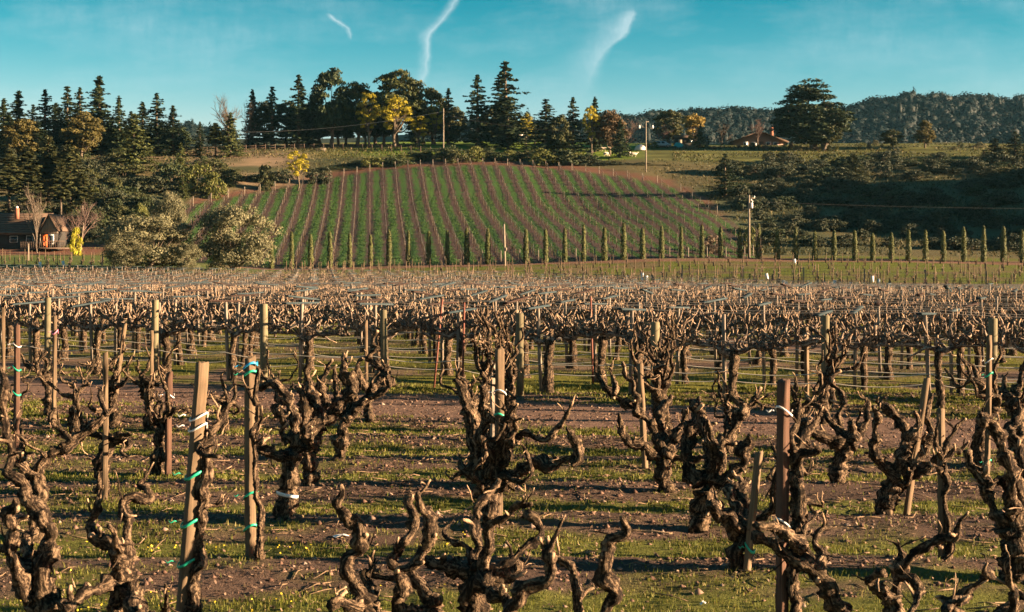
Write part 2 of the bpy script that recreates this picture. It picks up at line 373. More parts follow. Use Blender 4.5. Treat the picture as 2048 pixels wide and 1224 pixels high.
# ---------------------------------------------------------------- terrain
CTRL = []   # (x, y, z)
def cp(px, py, d): CTRL.append(tuple(P(px, py, d)))
for px, z in ((-300,-0.45),(0,-0.5),(500,-0.55),(1024,-0.6),(1500,-0.75),(2048,-0.95),(2400,-1.0)): CTRL.append(((px-CX)*80/F, 80, z))
for px, d, z in ((-300,135,0.0),(0,132,-0.1),(500,124,-0.2),(1024,116,-0.38),(1500,108,-0.8),(2048,101,-1.25),(2500,98,-1.3)): CTRL.append(((px-CX)*d/F, d, z))
for x in (-70,-35,0,35,70):
    for y in (-30,10,40): CTRL.append((x,y,0.0))
for c in [(540,538,185),(780,532,186),(1010,525,187),(1250,517,188),(1500,514,190),(1760,516,190),(2040,524,188),(2300,530,185),(300,535,152),(100,519,172),(-100,516,172),
          (60,497,196),(180,490,200),(-100,480,205),(330,480,205),
          (1258,457,221),(1186,400,255),(1145,342,280),(960,460,220),(950,400,254),(950,328,284),(760,462,220),(760,402,252),(760,337,280),(560,470,219),(550,420,242),(545,378,262),
          (400,455,218),(375,410,240),(1330,365,272),(1330,430,238),(1420,430,232),(1490,500,203),(1410,400,252),
          (950,302,305),(950,285,335),(760,300,310),(760,286,340),(560,330,285),(560,300,315),(560,290,345),(400,340,275),(400,300,315),(260,345,268),(230,310,300),(100,400,235),(100,310,300),(-100,400,235),(-100,310,300),
          (1160,318,300),(1160,292,325),(1300,318,295),(1300,296,322),(1400,296,325),(1600,294,325),(1900,296,318),(2100,298,318),(2400,300,318),
          (1450,345,282),(1600,345,284),(1800,345,284),(2000,345,284),(2300,345,284),(1560,430,238),(1750,430,240),(1950,430,240),(2300,430,240),(1600,498,206),(1850,500,206),(2100,505,205),
          (950,292,400),(560,296,400),(200,310,400),(1400,300,400),(1800,300,400),(2300,300,400),(-200,310,400)]: cp(*c)
CTRL = np.array(CTRL)
def _U(r2): return 0.5*r2*np.log(r2+1e-9)
def _tps():
    S = 100.0; X = CTRL[:,:2]/S; n = len(X)
    K = _U(((X[:,None]-X[None])**2).sum(-1))+np.eye(n)*2e-3
    Pm = np.concatenate([np.ones((n,1)), X], 1)
    A = np.block([[K, Pm],[Pm.T, np.zeros((3,3))]])
    w = np.linalg.solve(A, np.concatenate([CTRL[:,2], np.zeros(3)]))
    def f(x, y):
        x = np.atleast_1d(np.asarray(x, float)); y = np.atleast_1d(np.asarray(y, float))
        sh = x.shape; q = np.stack([np.clip(x.ravel(), -165, 190), np.clip(y.ravel(), -30, 400)], 1)/S
        out = np.zeros(len(q))
        for i in range(0, len(q), 20000):
            qq = q[i:i+20000]
            out[i:i+20000] = _U(((qq[:,None]-X[None])**2).sum(-1)) @ w[:n] + w[n] + qq @ w[n+1:]
        return out.reshape(sh)
    return f
TPS = _tps()
ROWS_Y = [9.25, 11.2, 13.2, 15.1, 17.1, 19.1, 21.1]
def track(x, y):      # the dirt track between the two vineyard blocks, 0..1
    c = 24.6-0.445*(x-3.0)-3.1
    return sstep(2.6, 1.3, np.abs(y-c))
def Hs(x, y):         # smooth ground height
    x = np.asarray(x, float); y = np.asarray(y, float)
    w = sstep(38, 62, y)
    z = np.where(y > 37, TPS(x, y)*w, 0.0)
    z = z + (32+16*(fbm(x*0.06,y*0.06,33,3)-.5))*np.exp(-((x-200)/26)**2/2-((y-226)/42)**2/2)  # unseen ridge off to the right, added to shade the right slope
    far = sstep(400, 900, y); z = z*(1-far)+6*far
    return z
def Hn(x, y):         # foreground unevenness: low soil berms along the vine rows, clods
    near = sstep(32, 24, y)*sstep(-2, 4, y)
    ph = (y-11.2)/1.98
    berm = 0.035*np.cos(2*np.pi*ph)
    lump = 0.05*(fbm(x*1.3, y*1.3, 3, 3)-0.5) + 0.05*(fbm(x*5, y*5, 9, 3)-0.5)
    clod = 0.035*np.clip(fbm(x*14, y*14, 21, 2)-0.52, 0, 1)
    tr = track(x, y)
    return near*((berm+lump)*(1-0.75*tr) + clod*(1-tr*0.6)*2)
def H(x, y): return Hs(x, y)+Hn(np.asarray(x, float), np.asarray(y, float))
def H1(x, y): return float(H(np.array([x]), np.array([y]))[0])
def grassmask(x, y):  # 0 bare soil .. 1 grass, foreground block
    ph = (y-12.2)/1.98 + 0.22*(fbm(x*0.55, y*0.3, 31, 3)-0.5)
    s = 0.5+0.5*np.cos(2*np.pi*ph) + 0.28*np.cos(4*np.pi*ph+0.6)
    n = fbm(x*0.9, y*2.2, 5, 4)
    g = sstep(0.40, 0.76, s*0.70+n*0.85-0.16)
    g = g*(1-track(x, y))
    return g
HV_K, HV_P = 0.10, 2.49        # hillside rows: lines x + K*y = const, spacing P
def gridaxis(lo, hi, fine_lo, fine_hi, step, growth, mx):
    a_ = list(np.arange(fine_lo, fine_hi+1e-6, step)); s = step; v = a_[-1]
    while v < hi: s = min(s*growth, mx(v)); v += s; a_.append(v)
    s = step; v = a_[0]; left = []
    while v > lo: s = min(s*growth, mx(v)); v -= s; left.append(v)
    return np.array(left[::-1]+a_)
def crest_y(px):  # photo row of the top edge of the hillside vineyard
    return np.interp(px, [340,380,470,545,650,760,860,950,1050,1145,1240,1330,1400,1460,1500,1530], [432,408,390,377,355,337,330,327,330,338,350,366,398,445,500,530])
def hv_mask(x, y, z):
    px = CX+F*x/np.maximum(y, 1); py = HY-F*(z-CH)/np.maximum(y, 1)
    m = sstep(0, 6, py-crest_y(px))*sstep(184, 189, y)*sstep(292, 286, y)*sstep(350, 372, px)
    return m
def make_ground():
    xs = gridaxis(-2400, 2400, -8.6, 8.6, 0.15, 1.11, lambda v: 2.2 if abs(v) < 120 else (8 if abs(v) < 350 else 1e9))
    ys = gridaxis(-400, 3000, 7.0, 27.0, 0.14, 1.10, lambda v: 2.0 if v < 330 else (6 if v < 500 else 1e9))
    X, Y = np.meshgrid(xs, ys); Z = H(X, Y)
    mid = sstep(150, 230, Y)*sstep(420, 380, Y); Z = Z+mid*0.8*(fbm(X*0.08, Y*0.08, 51, 4)-0.5)
    px = CX+F*X/np.maximum(Y, 1); py = HY-F*(Z-CH)/np.maximum(Y, 1)
    soil = np.array([0.150,0.096,0.068]); soil2 = np.array([0.070,0.045,0.033]); green = np.array([0.110,0.120,0.020]); dry = np.array([0.26,0.19,0.085])
    lawn = np.array([0.10,0.145,0.016]); red = np.array([0.185,0.088,0.055]); scrub = np.array([0.062,0.066,0.030]); tan = np.array([0.36,0.25,0.15])
    n1 = fbm(X*0.7, Y*0.7, 61, 4)[...,None]; n2 = fbm(X*0.05, Y*0.05, 71, 4)[...,None]; n3 = fbm(X*0.25, Y*0.25, 81, 3)[...,None]
    C = soil*(n1)+soil2*(1-n1)
    g = grassmask(X, Y)[...,None]; C = C*(1-g*0.85)+green*g*0.85
    tr = track(X, Y)[...,None]; C = C*(1-tr)+(soil*0.9+np.array([.03,.016,.012]))*tr
    beyond = (sstep(0.5, 2.5, Y-(24.6-0.445*(X-3.0)-1.6))*sstep(-0.2, 0.2, Y-16))[...,None]   # under the trellis: grass with bare strips
    gb = sstep(0.38, 0.6, n1*0.6+n3*0.5-0.02)
    C = C*(1-beyond)+(green*np.array([1.15,1.0,1.0])*gb+soil*(1-gb))*beyond
    fld = sstep(104, 112, Y)[...,None]      # grassy young-vine fields beyond the trellis
    fg = sstep(0.3, 0.6, n3); C = C*(1-fld)+((lawn*np.array([0.95,0.75,0.9]))*fg+dry*0.5*(1-fg))*fld
    lf = (sstep(140, 146, Y)*sstep(560, 500, px))[...,None]; C = C*(1-lf)+(np.array([0.07,0.105,0.02])*0.8+dry*0.2*n3)*lf
    wild = sstep(192, 197, Y)[...,None]
    dk = sstep(0.35,0.6,n2); wc = scrub*(1-dk*.6)+dry*dk*0.3
    C = C*(1-wild)+wc*wild
    rs = (sstep(486, 489, py)*sstep(512, 508, py)*sstep(230, 200, px)*sstep(170, 180, Y))[...,None]; C = C*(1-rs)+red*0.8*rs
    # bare strip round the hillside rows
    strip = (sstep(-10, -6, py-crest_y(px))*sstep(6, 2, py-crest_y(px))*sstep(186, 192, Y)*sstep(298, 290, Y)*sstep(300,360,px)*sstep(1480,1400,px))[...,None]
    C = C*(1-strip)+red*0.7*strip
    ht = (sstep(181.5, 183, Y)*sstep(189, 187.5, Y)*sstep(380, 520, px))[...,None]; C = C*(1-ht)+(red*0.7+soil*0.3)*ht
    # knoll lawn, dry slope on the left, pasture on the right shoulder
    kn = (sstep(292, 300, Y+0*X)*sstep(420, 620, px)*sstep(1330, 1240, px))[...,None]
    C = C*(1-kn)+(lawn*(1.0+0.6*n1)*sstep(640,800,px)[...,None]+(dry*0.45+lawn*0.35)*(1-sstep(640,800,px)[...,None]))*kn
    ds = (sstep(255, 268, Y)*sstep(322, 308, Y)*sstep(150, 210, px)*sstep(660, 560, px)*sstep(0.35,0.55,fbm(X*0.06+3, Y*0.12, 91, 4)))[...,None]
    C = C*(1-ds)+tan*(0.4+0.45*n1)*ds
    ps = (sstep(286, 300, Y)*sstep(1270, 1310, px))[...,None]; tc_ = (0.5+0.5*np.sin(Z*4.5+3*fbm(X*.05,Y*.05,15,3)))[...,None]; C = C*(1-ps)+((lawn*0.55+dry*0.35)*(0.25+0.55*n1+0.5*n3)*(0.55+0.6*tc_))*ps
    hm = hv_mask(X, Y, Z)
    col = np.concatenate([np.clip(C, 0.01, 1), np.ones_like(n1)], -1).reshape(-1,4)
    ny, nx = X.shape; i = np.arange(ny-1)[:,None]*nx; j = np.arange(nx-1)[None]
    Q = np.stack([i+j, i+j+1, i+nx+j+1, i+nx+j], -1).reshape(-1,4)
    me = mkmesh('ground', np.stack([X,Y,Z],-1).reshape(-1,3), Q, None, {'alb': col, 'hv': hm.ravel(), 'gr': (g[...,0]).ravel()}, True)
    b = nodes('ground'); at = b.attr('alb').outputs['Color']; hv = b.attr('hv').outputs['Fac']
    tc = b.new('ShaderNodeTexCoord'); pos = tc.outputs['Object']; sx = b.new('ShaderNodeSeparateXYZ'); b.link(pos, sx.inputs[0])
    t = b.math('DIVIDE', b.math('ADD', sx.outputs[0], b.math('MULTIPLY', sx.outputs[1], HV_K)), HV_P)
    wob = b.math('MULTIPLY', b.math('SUBTRACT', b.noise(pos, 0.5, 5, 0.7), 0.5), 0.42)
    f = b.math('FRACT', b.math('ADD', t, wob))
    tri = b.math('ABSOLUTE', b.math('SUBTRACT', f, 0.5))            # 0.5 at the vine row, 0 mid-alley
    idx = b.new('ShaderNodeTexWhiteNoise', noise_dimensions='1D'); b.link(b.math('FLOOR', b.math('ADD', t, wob)), idx.inputs['W'])
    gn = b.noise(pos, 1.3, 6, 0.75); gn2 = b.noise(pos, 0.13, 3)
    gmask = b.math('MULTIPLY', b.math('SUBTRACT', 0.32, b.math('ADD', tri, b.math('MULTIPLY', b.math('SUBTRACT', gn, 0.5), 1.1))), 6, True)
    gcol = b.mix(gn, (0.030,0.076,0.018), (0.070,0.130,0.026)); gcol = b.mix(b.math('MULTIPLY', idx.outputs['Value'], 0.55), gcol, (0.026,0.058,0.017))
    scol = b.mix(gn, (0.040,0.027,0.024), (0.092,0.058,0.048))
    hill = b.mix(gmask, scol, gcol)
    base = b.mix(hv, at, hill)
    k1 = b.noise(pos, 9, 6, 0.7); k2 = b.noise(pos, 60, 3, 0.7)
    var = b.math('ADD', 0.45, b.math('ADD', b.math('MULTIPLY', k1, 0.75), b.math('MULTIPLY', k2, 0.4)))
    vc = b.new('ShaderNodeCombineXYZ'); [b.link(var, vc.inputs[q]) for q in range(3)]
    c = b.mix(1.0, base, vc.outputs[0], 'MULTIPLY')
    hgt = b.math('ADD', b.math('ADD', b.math('MULTIPLY', k1, 1.0), b.math('MULTIPLY', k2, 0.45)), b.math('MULTIPLY', b.math('MULTIPLY', gn, hv), 4.0))
    b.out(c, 0.95, hgt, 0.8, 0.06, 0.1)
    o = ob('ground', me, b.m); tag(o, kind='structure')
    return o
make_ground()

# far wooded hills
def ridge_y(px): return np.interp(px, [-600,200,330,380,420,600,880,960,1060,1150,1240,1300,1400,1500,1570,1640,1700,1750,1820,1900,1960,2010,2048,2200,2600],
                                   [262,262,258,246,262,262,246,238,244,242,232,226,219,217,222,224,210,198,186,190,194,200,194,184,196])
FD0, FD1 = 560.0, 980.0
def hill_z(x, y):
    px = CX+F*x/np.maximum(y, 1)
    zr = CH+(HY-ridge_y(px))*FD1/F - 6
    t = np.clip((y-FD0)/(FD1-FD0), 0, 1.35)
    s = np.where(t < 1, np.power(np.clip(t,0,1), 0.8), 1-(t-1)*1.2)
    l = 40*(fbm(x*0.006, y*0.006, 5, 4)-0.5)*np.clip(t*1.2, 0, 1)*np.clip((1.05-t)*3, 0.15, 1)
    return -8 + (zr+8)*s + l
def make_far_hills():
    xs = np.linspace(-700, 900, 130); ys = np.linspace(500, 1120, 70); X, Y = np.meshgrid(xs, ys); Z = hill_z(X, Y)
    ny, nx = X.shape; i = np.arange(ny-1)[:,None]*nx; j = np.arange(nx-1)[None]
    Q = np.stack([i+j, i+j+1, i+nx+j+1, i+nx+j], -1).reshape(-1,4)
    b = nodes('far_hill'); tc = b.new('ShaderNodeTexCoord'); n = b.noise(tc.outputs['Object'], 0.05, 5)
    b.out(b.mix(n, (0.02,0.03,0.018), (0.05,0.052,0.026)), 0.95, n, 0.5, 2.0, 0.1)
    tag(ob('hills', mkmesh('hills', np.stack([X,Y,Z],-1).reshape(-1,3), Q, None, None, True), b.m), kind='structure')
make_far_hills()
# ---------------------------------------------------------------- vegetation builders
def unit(v): return v/(np.linalg.norm(v, axis=-1, keepdims=True)+1e-9)
def leaves(Cn, Nn, size, aspect=0.6, g=None, bend=0.0):
    """one small quad per centre, facing roughly along its normal"""
    g = g or rng; n = len(Cn); Nn = unit(Nn)
    t = unit(np.cross(Nn, g.normal(0,1,(n,3)))); b = np.cross(Nn, t)
    s = np.broadcast_to(size, (n,))[:,None]; a_ = s*aspect
    V = np.stack([Cn-t*s*.5-b*a_*.2, Cn+b*a_*-.5, Cn+t*s*.5+b*a_*.2, Cn+b*a_*.5], 1).reshape(-1,3)
    return V, np.arange(4*n).reshape(-1,4)
def conifer(seed, h=20.0, R=3.4, whorls=30, bare=0.05, droop=0.12, gap=0.15, leafs=0.56, tr=.017):
    g = np.random.default_rng(seed); C = []; N = []
    for k in range(whorls):
        z0_ = h*(bare+(0.985-bare)*((k+g.random()*1.0)/whorls)); f = 1-z0_/h
        rz = R*(f**0.8)*g.uniform(.7,1.15)+0.12
        nb = int(6+6*f+g.integers(0,3))
        for i in range(nb):
            if g.random() < gap: continue
            th = g.random()*2*math.pi; L_ = rz*g.uniform(.4,1.3); m = int(8+L_*9); z = z0_+g.normal(0,.9)*min(1,f*3)
            t = g.uniform(0.12,1,m)**0.8
            side = g.normal(0,.16,m)*L_*(1.05-t)
            x = np.cos(th)*t*L_-np.sin(th)*side; y = np.sin(th)*t*L_+np.cos(th)*side
            zz = z - droop*t*L_ + 0.10*L_*t**3 + g.normal(0,.08,m) + 0.25*f
            C.append(np.stack([x,y,zz],1)); N.append(np.stack([np.cos(th)*.7+g.normal(0,.5,m), np.sin(th)*.7+g.normal(0,.5,m), .7+g.normal(0,.4,m)],1))
    m = 40; C.append(np.stack([g.normal(0,.08,m),g.normal(0,.08,m),h*(0.93+0.07*g.random(m))],1)); N.append(g.normal(0,1,(m,3)))
    C = np.concatenate(C); N = np.concatenate(N); sz = leafs*g.uniform(.6,1.35,len(C))
    V, Q = leaves(C, N, sz, 0.55, g)
    V2, Q2, T2, bk = tube(np.array([[0,0,-.4],[0,0,h*.5],[0,0,h*.97]]), [h*tr, h*tr*.65, h*.002], 7)
    return dict(h=float(V[:,2].max()), w=float(2*np.percentile(np.hypot(C[:,0],C[:,1]),97)), crown=MB().add(V, Q).mesh('conifer_crown'), trunk=MB().add(V2, Q2, T2, bark=bk).mesh('conifer_trunk', True))
def limbs(g, h, z0, R, r0, n, tips):
    """a tapered trunk splitting into limbs that reach the clump centres"""
    mb = MB()
    top = np.array([g.normal(0,.03)*h, g.normal(0,.03)*h, z0+0.15*h])
    tr = spline(np.array([[0,0,-.3,r0*1.25],[g.normal(0,.02)*h,g.normal(0,.02)*h,z0*.5,r0],[*top,r0*.8]]), 0.4)
    V,Q,T,bk = tube(tr[:,:3], tr[:,3], 8, 0.1, g); mb.add(V,Q,T,bark=bk)
    for k in range(min(n, len(tips))):
        e_ = tips[k]; s = tr[g.integers(len(tr)//2, len(tr)),:3]
        mid = s*.45+e_*.55+np.array([0,0,-.08*h*g.random()])+g.normal(0,.03*h,3)
        pt = spline(np.array([[*s,r0*.5],[*mid,r0*.3],[*e_,r0*.08]]), 0.5)
        V,Q,T,bk = tube(pt[:,:3], np.maximum(pt[:,3],.02), 6, 0.08, g); mb.add(V,Q,T,bark=bk)
    return mb.mesh('tree_trunk', True)
def broadleaf(seed, h=10.0, R=4.0, z0=0.18, clumps=60, per=70, leaf=0.28, shape='round', cl=0.22, trunk=True, outward=0.8, jitter=1.0):
    g = np.random.default_rng(seed); cs = []
    while len(cs) < clumps:
        p = g.uniform(-1,1,3); q = np.linalg.norm(p)
        if q > 1 or q < .45: continue
        if shape == 'cone' and math.hypot(p[0],p[1]) > (1-p[2])*.5+.18: continue
        if shape == 'egg' and math.hypot(p[0],p[1]) > (1-max(p[2],-.3))*.60+.22: continue
        if shape == 'fan' and math.hypot(p[0],p[1]) > (p[2]+1)*.5+.15: continue
        if shape == 'dome' and p[2] < -.35+.3*g.random(): continue
        cs.append(p)
    cs = np.array(cs)*np.array([R,R,h*(1-z0)/2])*(0.80) + np.array([0,0,h*(1+z0)/2])
    rad = cl*R*g.uniform(.65,1.35,clumps)
    C=[];N=[]
    for c, r in zip(cs, rad):
        d = unit(g.normal(0,1,(per,3))); d[:,2] = np.abs(d[:,2])*.9-.25
        k = r*g.uniform(.55,1.08,per)[:,None]
        C.append(c+d*k*np.array([1,1,.8])); N.append(d*outward+g.normal(0,.45*jitter,(per,3)))
    C = np.concatenate(C); N = np.concatenate(N)
    V, Q = leaves(C, N, leaf*g.uniform(.6,1.4,len(C)), 0.6, g)
    out = dict(h=float(np.percentile(V[:,2],99.7)), w=float(2*np.percentile(np.hypot(C[:,0],C[:,1]),97)), crown=MB().add(V, Q).mesh('leaf_crown'))
    if trunk: out['trunk'] = limbs(g, h, z0*h+.1*h, R, h*.022+.05, 14, cs[g.permutation(clumps)])
    return out
def cypress(seed, h=4.6, R=0.36):
    g = np.random.default_rng(seed); n = 1500
    z = h*(0.03+0.97*g.random(n)); f = z/h; rr = R*np.minimum(1,(f+.04)*6)*np.power(1-f,0.27)*(0.86+.14*g.random(n))
    rr *= 1+0.12*np.sin(z*5+seed)
    th = g.random(n)*2*math.pi; C = np.stack([np.cos(th)*rr, np.sin(th)*rr, z],1)
    N = np.stack([np.cos(th), np.sin(th), np.full(n,.25)],1)+g.normal(0,.25,(n,3))
    V, Q = leaves(C, N, g.uniform(.10,.22,n), 0.7, g)
    V2,Q2,T2,bk = tube(np.array([[0,0,-.2],[0,0,h*.5],[0,0,h*.85]]), [.07,.05,.02], 6)
    return dict(h=h, w=2*R, crown=MB().add(V,Q).mesh('cypress_crown'), trunk=MB().add(V2,Q2,T2,bark=bk).mesh('cypress_trunk'))
def baretree(seed, h=10.0, R=4.0, depth=4, fan=0.55, r0=None, n0=7, straight=False):
    g = np.random.default_rng(seed); tr = MB(); br = MB(); r0 = r0 or h*.016
    def grow(p, d, L_, r, lev):
        m = 4; pts = [p]
        for k in range(m):
            d = unit(d+g.normal(0,.13,3)+np.array([0,0,.06])); pts.append(pts[-1]+d*L_/m)
        rr = np.linspace(r, r*.5, m+1)
        V,Q,T,bk = tube(np.array(pts), rr, 4 if lev else 6, cap=False); (br if lev else tr).add(V,Q,T,bark=bk)
        if lev >= depth: return
        for k in range(n0 if lev == 0 else g.integers(3,5)):
            s = g.uniform(.35 if lev else .3, 1); q = pts[min(m, int(s*m)+0)]
            th = g.random()*2*math.pi; dd = unit(d*1.0+fan*np.array([math.cos(th),math.sin(th),g.uniform(-.25,.5)]))
            grow(q, dd, L_*g.uniform(.5,.75), max(r*.55,.012), lev+1)
    grow(np.array([0,0,-.2]), np.array([0,0,1.0]), h*(.75 if straight else .42), r0, 0)
    tm = tr.mesh('bare_trunk', True); bm_ = br.mesh('bare_branches', True)
    co = np.concatenate(br.V); return dict(h=float(co[:,2].max()), w=float(2*np.percentile(np.hypot(co[:,0],co[:,1]),97)), crown=bm_, trunk=tm)
CON = [conifer(100+i, 20, [3.2,3.6,2.9,3.9][i], [30,27,32,26][i], gap=[.12,.2,.15,.25][i]) for i in range(4)]
CONL = [conifer(120+i, 14, 3.4, 24, bare=.05, droop=.18, gap=.12, leafs=.5) for i in range(2)]
SPN = [conifer(130+i, 18, 2.3, 30, bare=.42, droop=.05, gap=.2, leafs=.6, tr=.008) for i in range(3)]
OAK = [broadleaf(200+i, 12, 5, .10, 90, 110, .45, ['round','cone','round'][i], .22) for i in range(3)]
PIN = [broadleaf(210+i, 16, 4.6, -.02, 230, 130, .36, 'egg', .2, jitter=1.6) for i in range(2)]
ACA = [broadleaf(220+i, 12, 4.5, .25, 55, 70, .38, 'round', .2) for i in range(2)]
OLV = [broadleaf(230+i, 7, 5, -.10, 62, 330, .21, 'round', .30, outward=1.3, jitter=.8) for i in range(2)]
FAN = [broadleaf(240+i, 6, 2.6, -.05, 70, 80, .32, 'fan', .24) for i in range(2)]
BSH = [broadleaf(250+i, 2.6, 1.8, -.35, 30, 70, .24, 'round', .36, trunk=True) for i in range(4)]
CYP = [cypress(300+i) for i in range(4)]
BAR = [baretree(320, 10, 4, 4, .85, n0=8), baretree(321, 9, 3.5, 4, .7), baretree(322, 12, 3, 3, .5, n0=16, straight=True)]
BRS = [baretree(330, 2.2, 1.4, 3, .8, .03, 8)]
def plant(name, kind, px, top, wpx, d, mat, label, cat='tree', group=None, tmat='bark_tree', rz=None, base=None):
    """a plant standing on the ground at distance d in photo column px, its top at photo row top"""
    x = (px-CX)*d/F; z0 = H1(x, d); 
    if d > 150: z0 -= 0.3
    zt = CH-(top-HY)*d/F; h = max(zt-z0, 0.4); w = wpx*d/F
    o = thing(name, label, cat, (x, d, z0), group, rng.random()*6.28 if rz is None else rz, (w/kind['w'], w/kind['w'], h/kind['h']))
    def child(nm, me, mt):
        if not me.materials: me.materials.append(M[mt])
        q = ob(nm, me, None, o)
        if me.materials[0] is not M[mt]: q.material_slots[0].link = 'OBJECT'; q.material_slots[0].material = M[mt]
        return q
    child('crown', kind['crown'], mat)
    if 'trunk' in kind: child('trunk', kind['trunk'], tmat)
    return o
CACHE = {}
def side(px): return 'on the far left' if px < 120 else ''

# dark conifers of the left ridge
for i, (px, top, w, d, k) in enumerate([(-20,190,60,305,0),(8,196,48,300,2),(38,180,62,303,0),(66,208,50,312,3),(90,178,58,302,1),(112,205,50,315,2),(135,171,66,306,3),(160,174,52,309,1),(199,150,74,300,0),(238,191,40,297,2),
        (262,222,50,310,1),(285,203,48,305,2),(313,185,60,300,1),(346,210,46,298,0),(20,232,60,296,1),(75,240,60,296,2),(185,215,66,308,3),(225,240,60,312,1),(150,232,70,314,2),(330,250,52,312,3),(45,250,70,318,3),(115,252,70,318,0)]):
    plant('conifer', CON[k], px, top, w*1.35, d, 'conifer', f'tall dark conifer on the left ridge, {ordn(i)} of the dark stand' if i > 21 else
          ['dark conifer cut by the left edge of the photo','narrow dark conifer just inside the left edge','dark conifer with feathered top behind the pale slender pines','short dark conifer filling the left ridge gap','dark pointed conifer behind the golden oak at left','low dark conifer left of the golden oak','broad dark conifer above the rounded golden oak','dark conifer with a blunt top beside the tallest left one','tallest dark conifer of the left ridge','slim conifer right of the tallest left conifer','low dark conifer behind the lit green conifer','small dark spire left of the twin left spires','tall spire above the right end of the left stand','last slim conifer at the right end of the left stand','dark conifer filling behind the leftmost oak','dark conifer between the two golden oaks','dark wide conifer behind the tallest left conifer','dark conifer in shade right of the golden oak','dark low conifer directly behind the rounded golden oak','dark low conifer under the right end spires','wide dark conifer at the back of the far left','wide dark conifer at the back of the left stand'][i],
          'conifer', 'dark conifers of the left ridge')
plant('oak_tree', OAK[0], 165, 225, 84, 285, 'gold', 'rounded golden leafed oak below the tallest left conifer', 'oak tree')
plant('oak_tree', OAK[2], 40, 240, 78, 282, 'gold', 'olive gold oak near the left edge above the slender pines', 'oak tree')
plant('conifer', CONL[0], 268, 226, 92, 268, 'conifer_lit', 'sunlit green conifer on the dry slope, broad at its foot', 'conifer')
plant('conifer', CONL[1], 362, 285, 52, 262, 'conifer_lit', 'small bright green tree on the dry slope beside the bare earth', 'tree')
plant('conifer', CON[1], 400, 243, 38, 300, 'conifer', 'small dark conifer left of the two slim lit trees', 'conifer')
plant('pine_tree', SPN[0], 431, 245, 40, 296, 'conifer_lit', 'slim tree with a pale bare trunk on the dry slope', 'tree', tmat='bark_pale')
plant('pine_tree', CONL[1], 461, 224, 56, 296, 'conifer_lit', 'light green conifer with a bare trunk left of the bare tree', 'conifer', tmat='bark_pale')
for i, (px, top, w, d) in enumerate([(18,300,58,222),(55,292,60,224),(97,270,62,226),(140,288,56,224),(70,330,50,216),(122,318,50,217),(165,345,46,219)]):
    plant('slender_pine', SPN[i%3], px, top, w*1.1, d, 'pine', ['slender pine behind the house roof at the far left','slender pine above the house chimney','tallest slender pine behind the wooden house','slender pine right of the house gable','short slender pine close behind the roof','short slender pine behind the gable peak','slender pine beside the pink bare tree'][i], 'pine tree', 'slender pines behind the house', tmat='bark_pale')
plant('bare_tree', BAR[2], 75, 362, 60, 190, 'bark_pale', 'leafless pale birch in front of the wooden house', 'bare tree', tmat='bark_pale')
plant('bare_tree', BAR[0], 160, 395, 92, 194, 'bark_pink', 'pinkish leafless tree right of the wooden house', 'bare tree', tmat='bark_pale')
plant('bare_tree', BAR[1], 126, 425, 60, 198, 'bark_pink', 'smaller pinkish leafless tree against the gable', 'bare tree', tmat='bark_pale')
plant('yellow_bush', BSH[0], 152, 456, 24, 186, 'yellow_green', 'bright yellow green bush beside the house deck', 'bush')
# olive trees
plant('olive_tree', OLV[0], 302, 430, 200, 150, 'olive', 'wide grey green olive tree, left one of the pair', 'olive tree', 'olive trees at the field edge')
plant('olive_tree', OLV[1], 474, 412, 160, 152, 'olive', 'sunlit grey green olive tree, right one of the pair', 'olive tree', 'olive trees at the field edge')
plant('olive_tree', OLV[1], 248, 462, 80, 146, 'olive', 'low dark olive shrub at the left foot of the olive pair', 'olive tree')
plant('olive_tree', OLV[0], 375, 486, 60, 147, 'olive', 'small olive bush filling the gap between the two olive trees', 'olive tree')
plant('broadleaf_tree', OLV[0], 335, 384, 72, 200, 'olive', 'dull grey green rounded tree rising behind the left olive tree', 'tree')
plant('broadleaf_tree', OAK[1], 283, 408, 40, 198, 'bush_light', 'small bright green tree behind the left olive tree', 'tree')
# bushes of the left slope
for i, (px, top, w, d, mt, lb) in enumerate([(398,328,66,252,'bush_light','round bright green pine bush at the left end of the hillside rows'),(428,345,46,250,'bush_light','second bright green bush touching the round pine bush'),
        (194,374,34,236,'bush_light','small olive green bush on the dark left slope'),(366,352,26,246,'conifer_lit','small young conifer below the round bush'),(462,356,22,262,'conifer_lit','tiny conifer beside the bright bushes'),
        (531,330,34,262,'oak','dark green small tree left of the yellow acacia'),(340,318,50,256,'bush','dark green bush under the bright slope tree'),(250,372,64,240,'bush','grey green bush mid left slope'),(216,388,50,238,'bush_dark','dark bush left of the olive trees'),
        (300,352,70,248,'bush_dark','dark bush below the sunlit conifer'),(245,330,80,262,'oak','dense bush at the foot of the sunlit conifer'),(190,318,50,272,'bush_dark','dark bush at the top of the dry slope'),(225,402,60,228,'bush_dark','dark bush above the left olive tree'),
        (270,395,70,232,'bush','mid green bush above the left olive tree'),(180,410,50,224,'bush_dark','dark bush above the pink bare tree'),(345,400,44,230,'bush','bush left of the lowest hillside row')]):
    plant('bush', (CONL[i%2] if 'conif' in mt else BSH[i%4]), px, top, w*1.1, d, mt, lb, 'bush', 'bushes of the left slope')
plant('acacia_tree', ACA[0], 595, 302, 42, 262, 'acacia', 'small yellow blossoming acacia alone above the hillside rows', 'acacia tree')
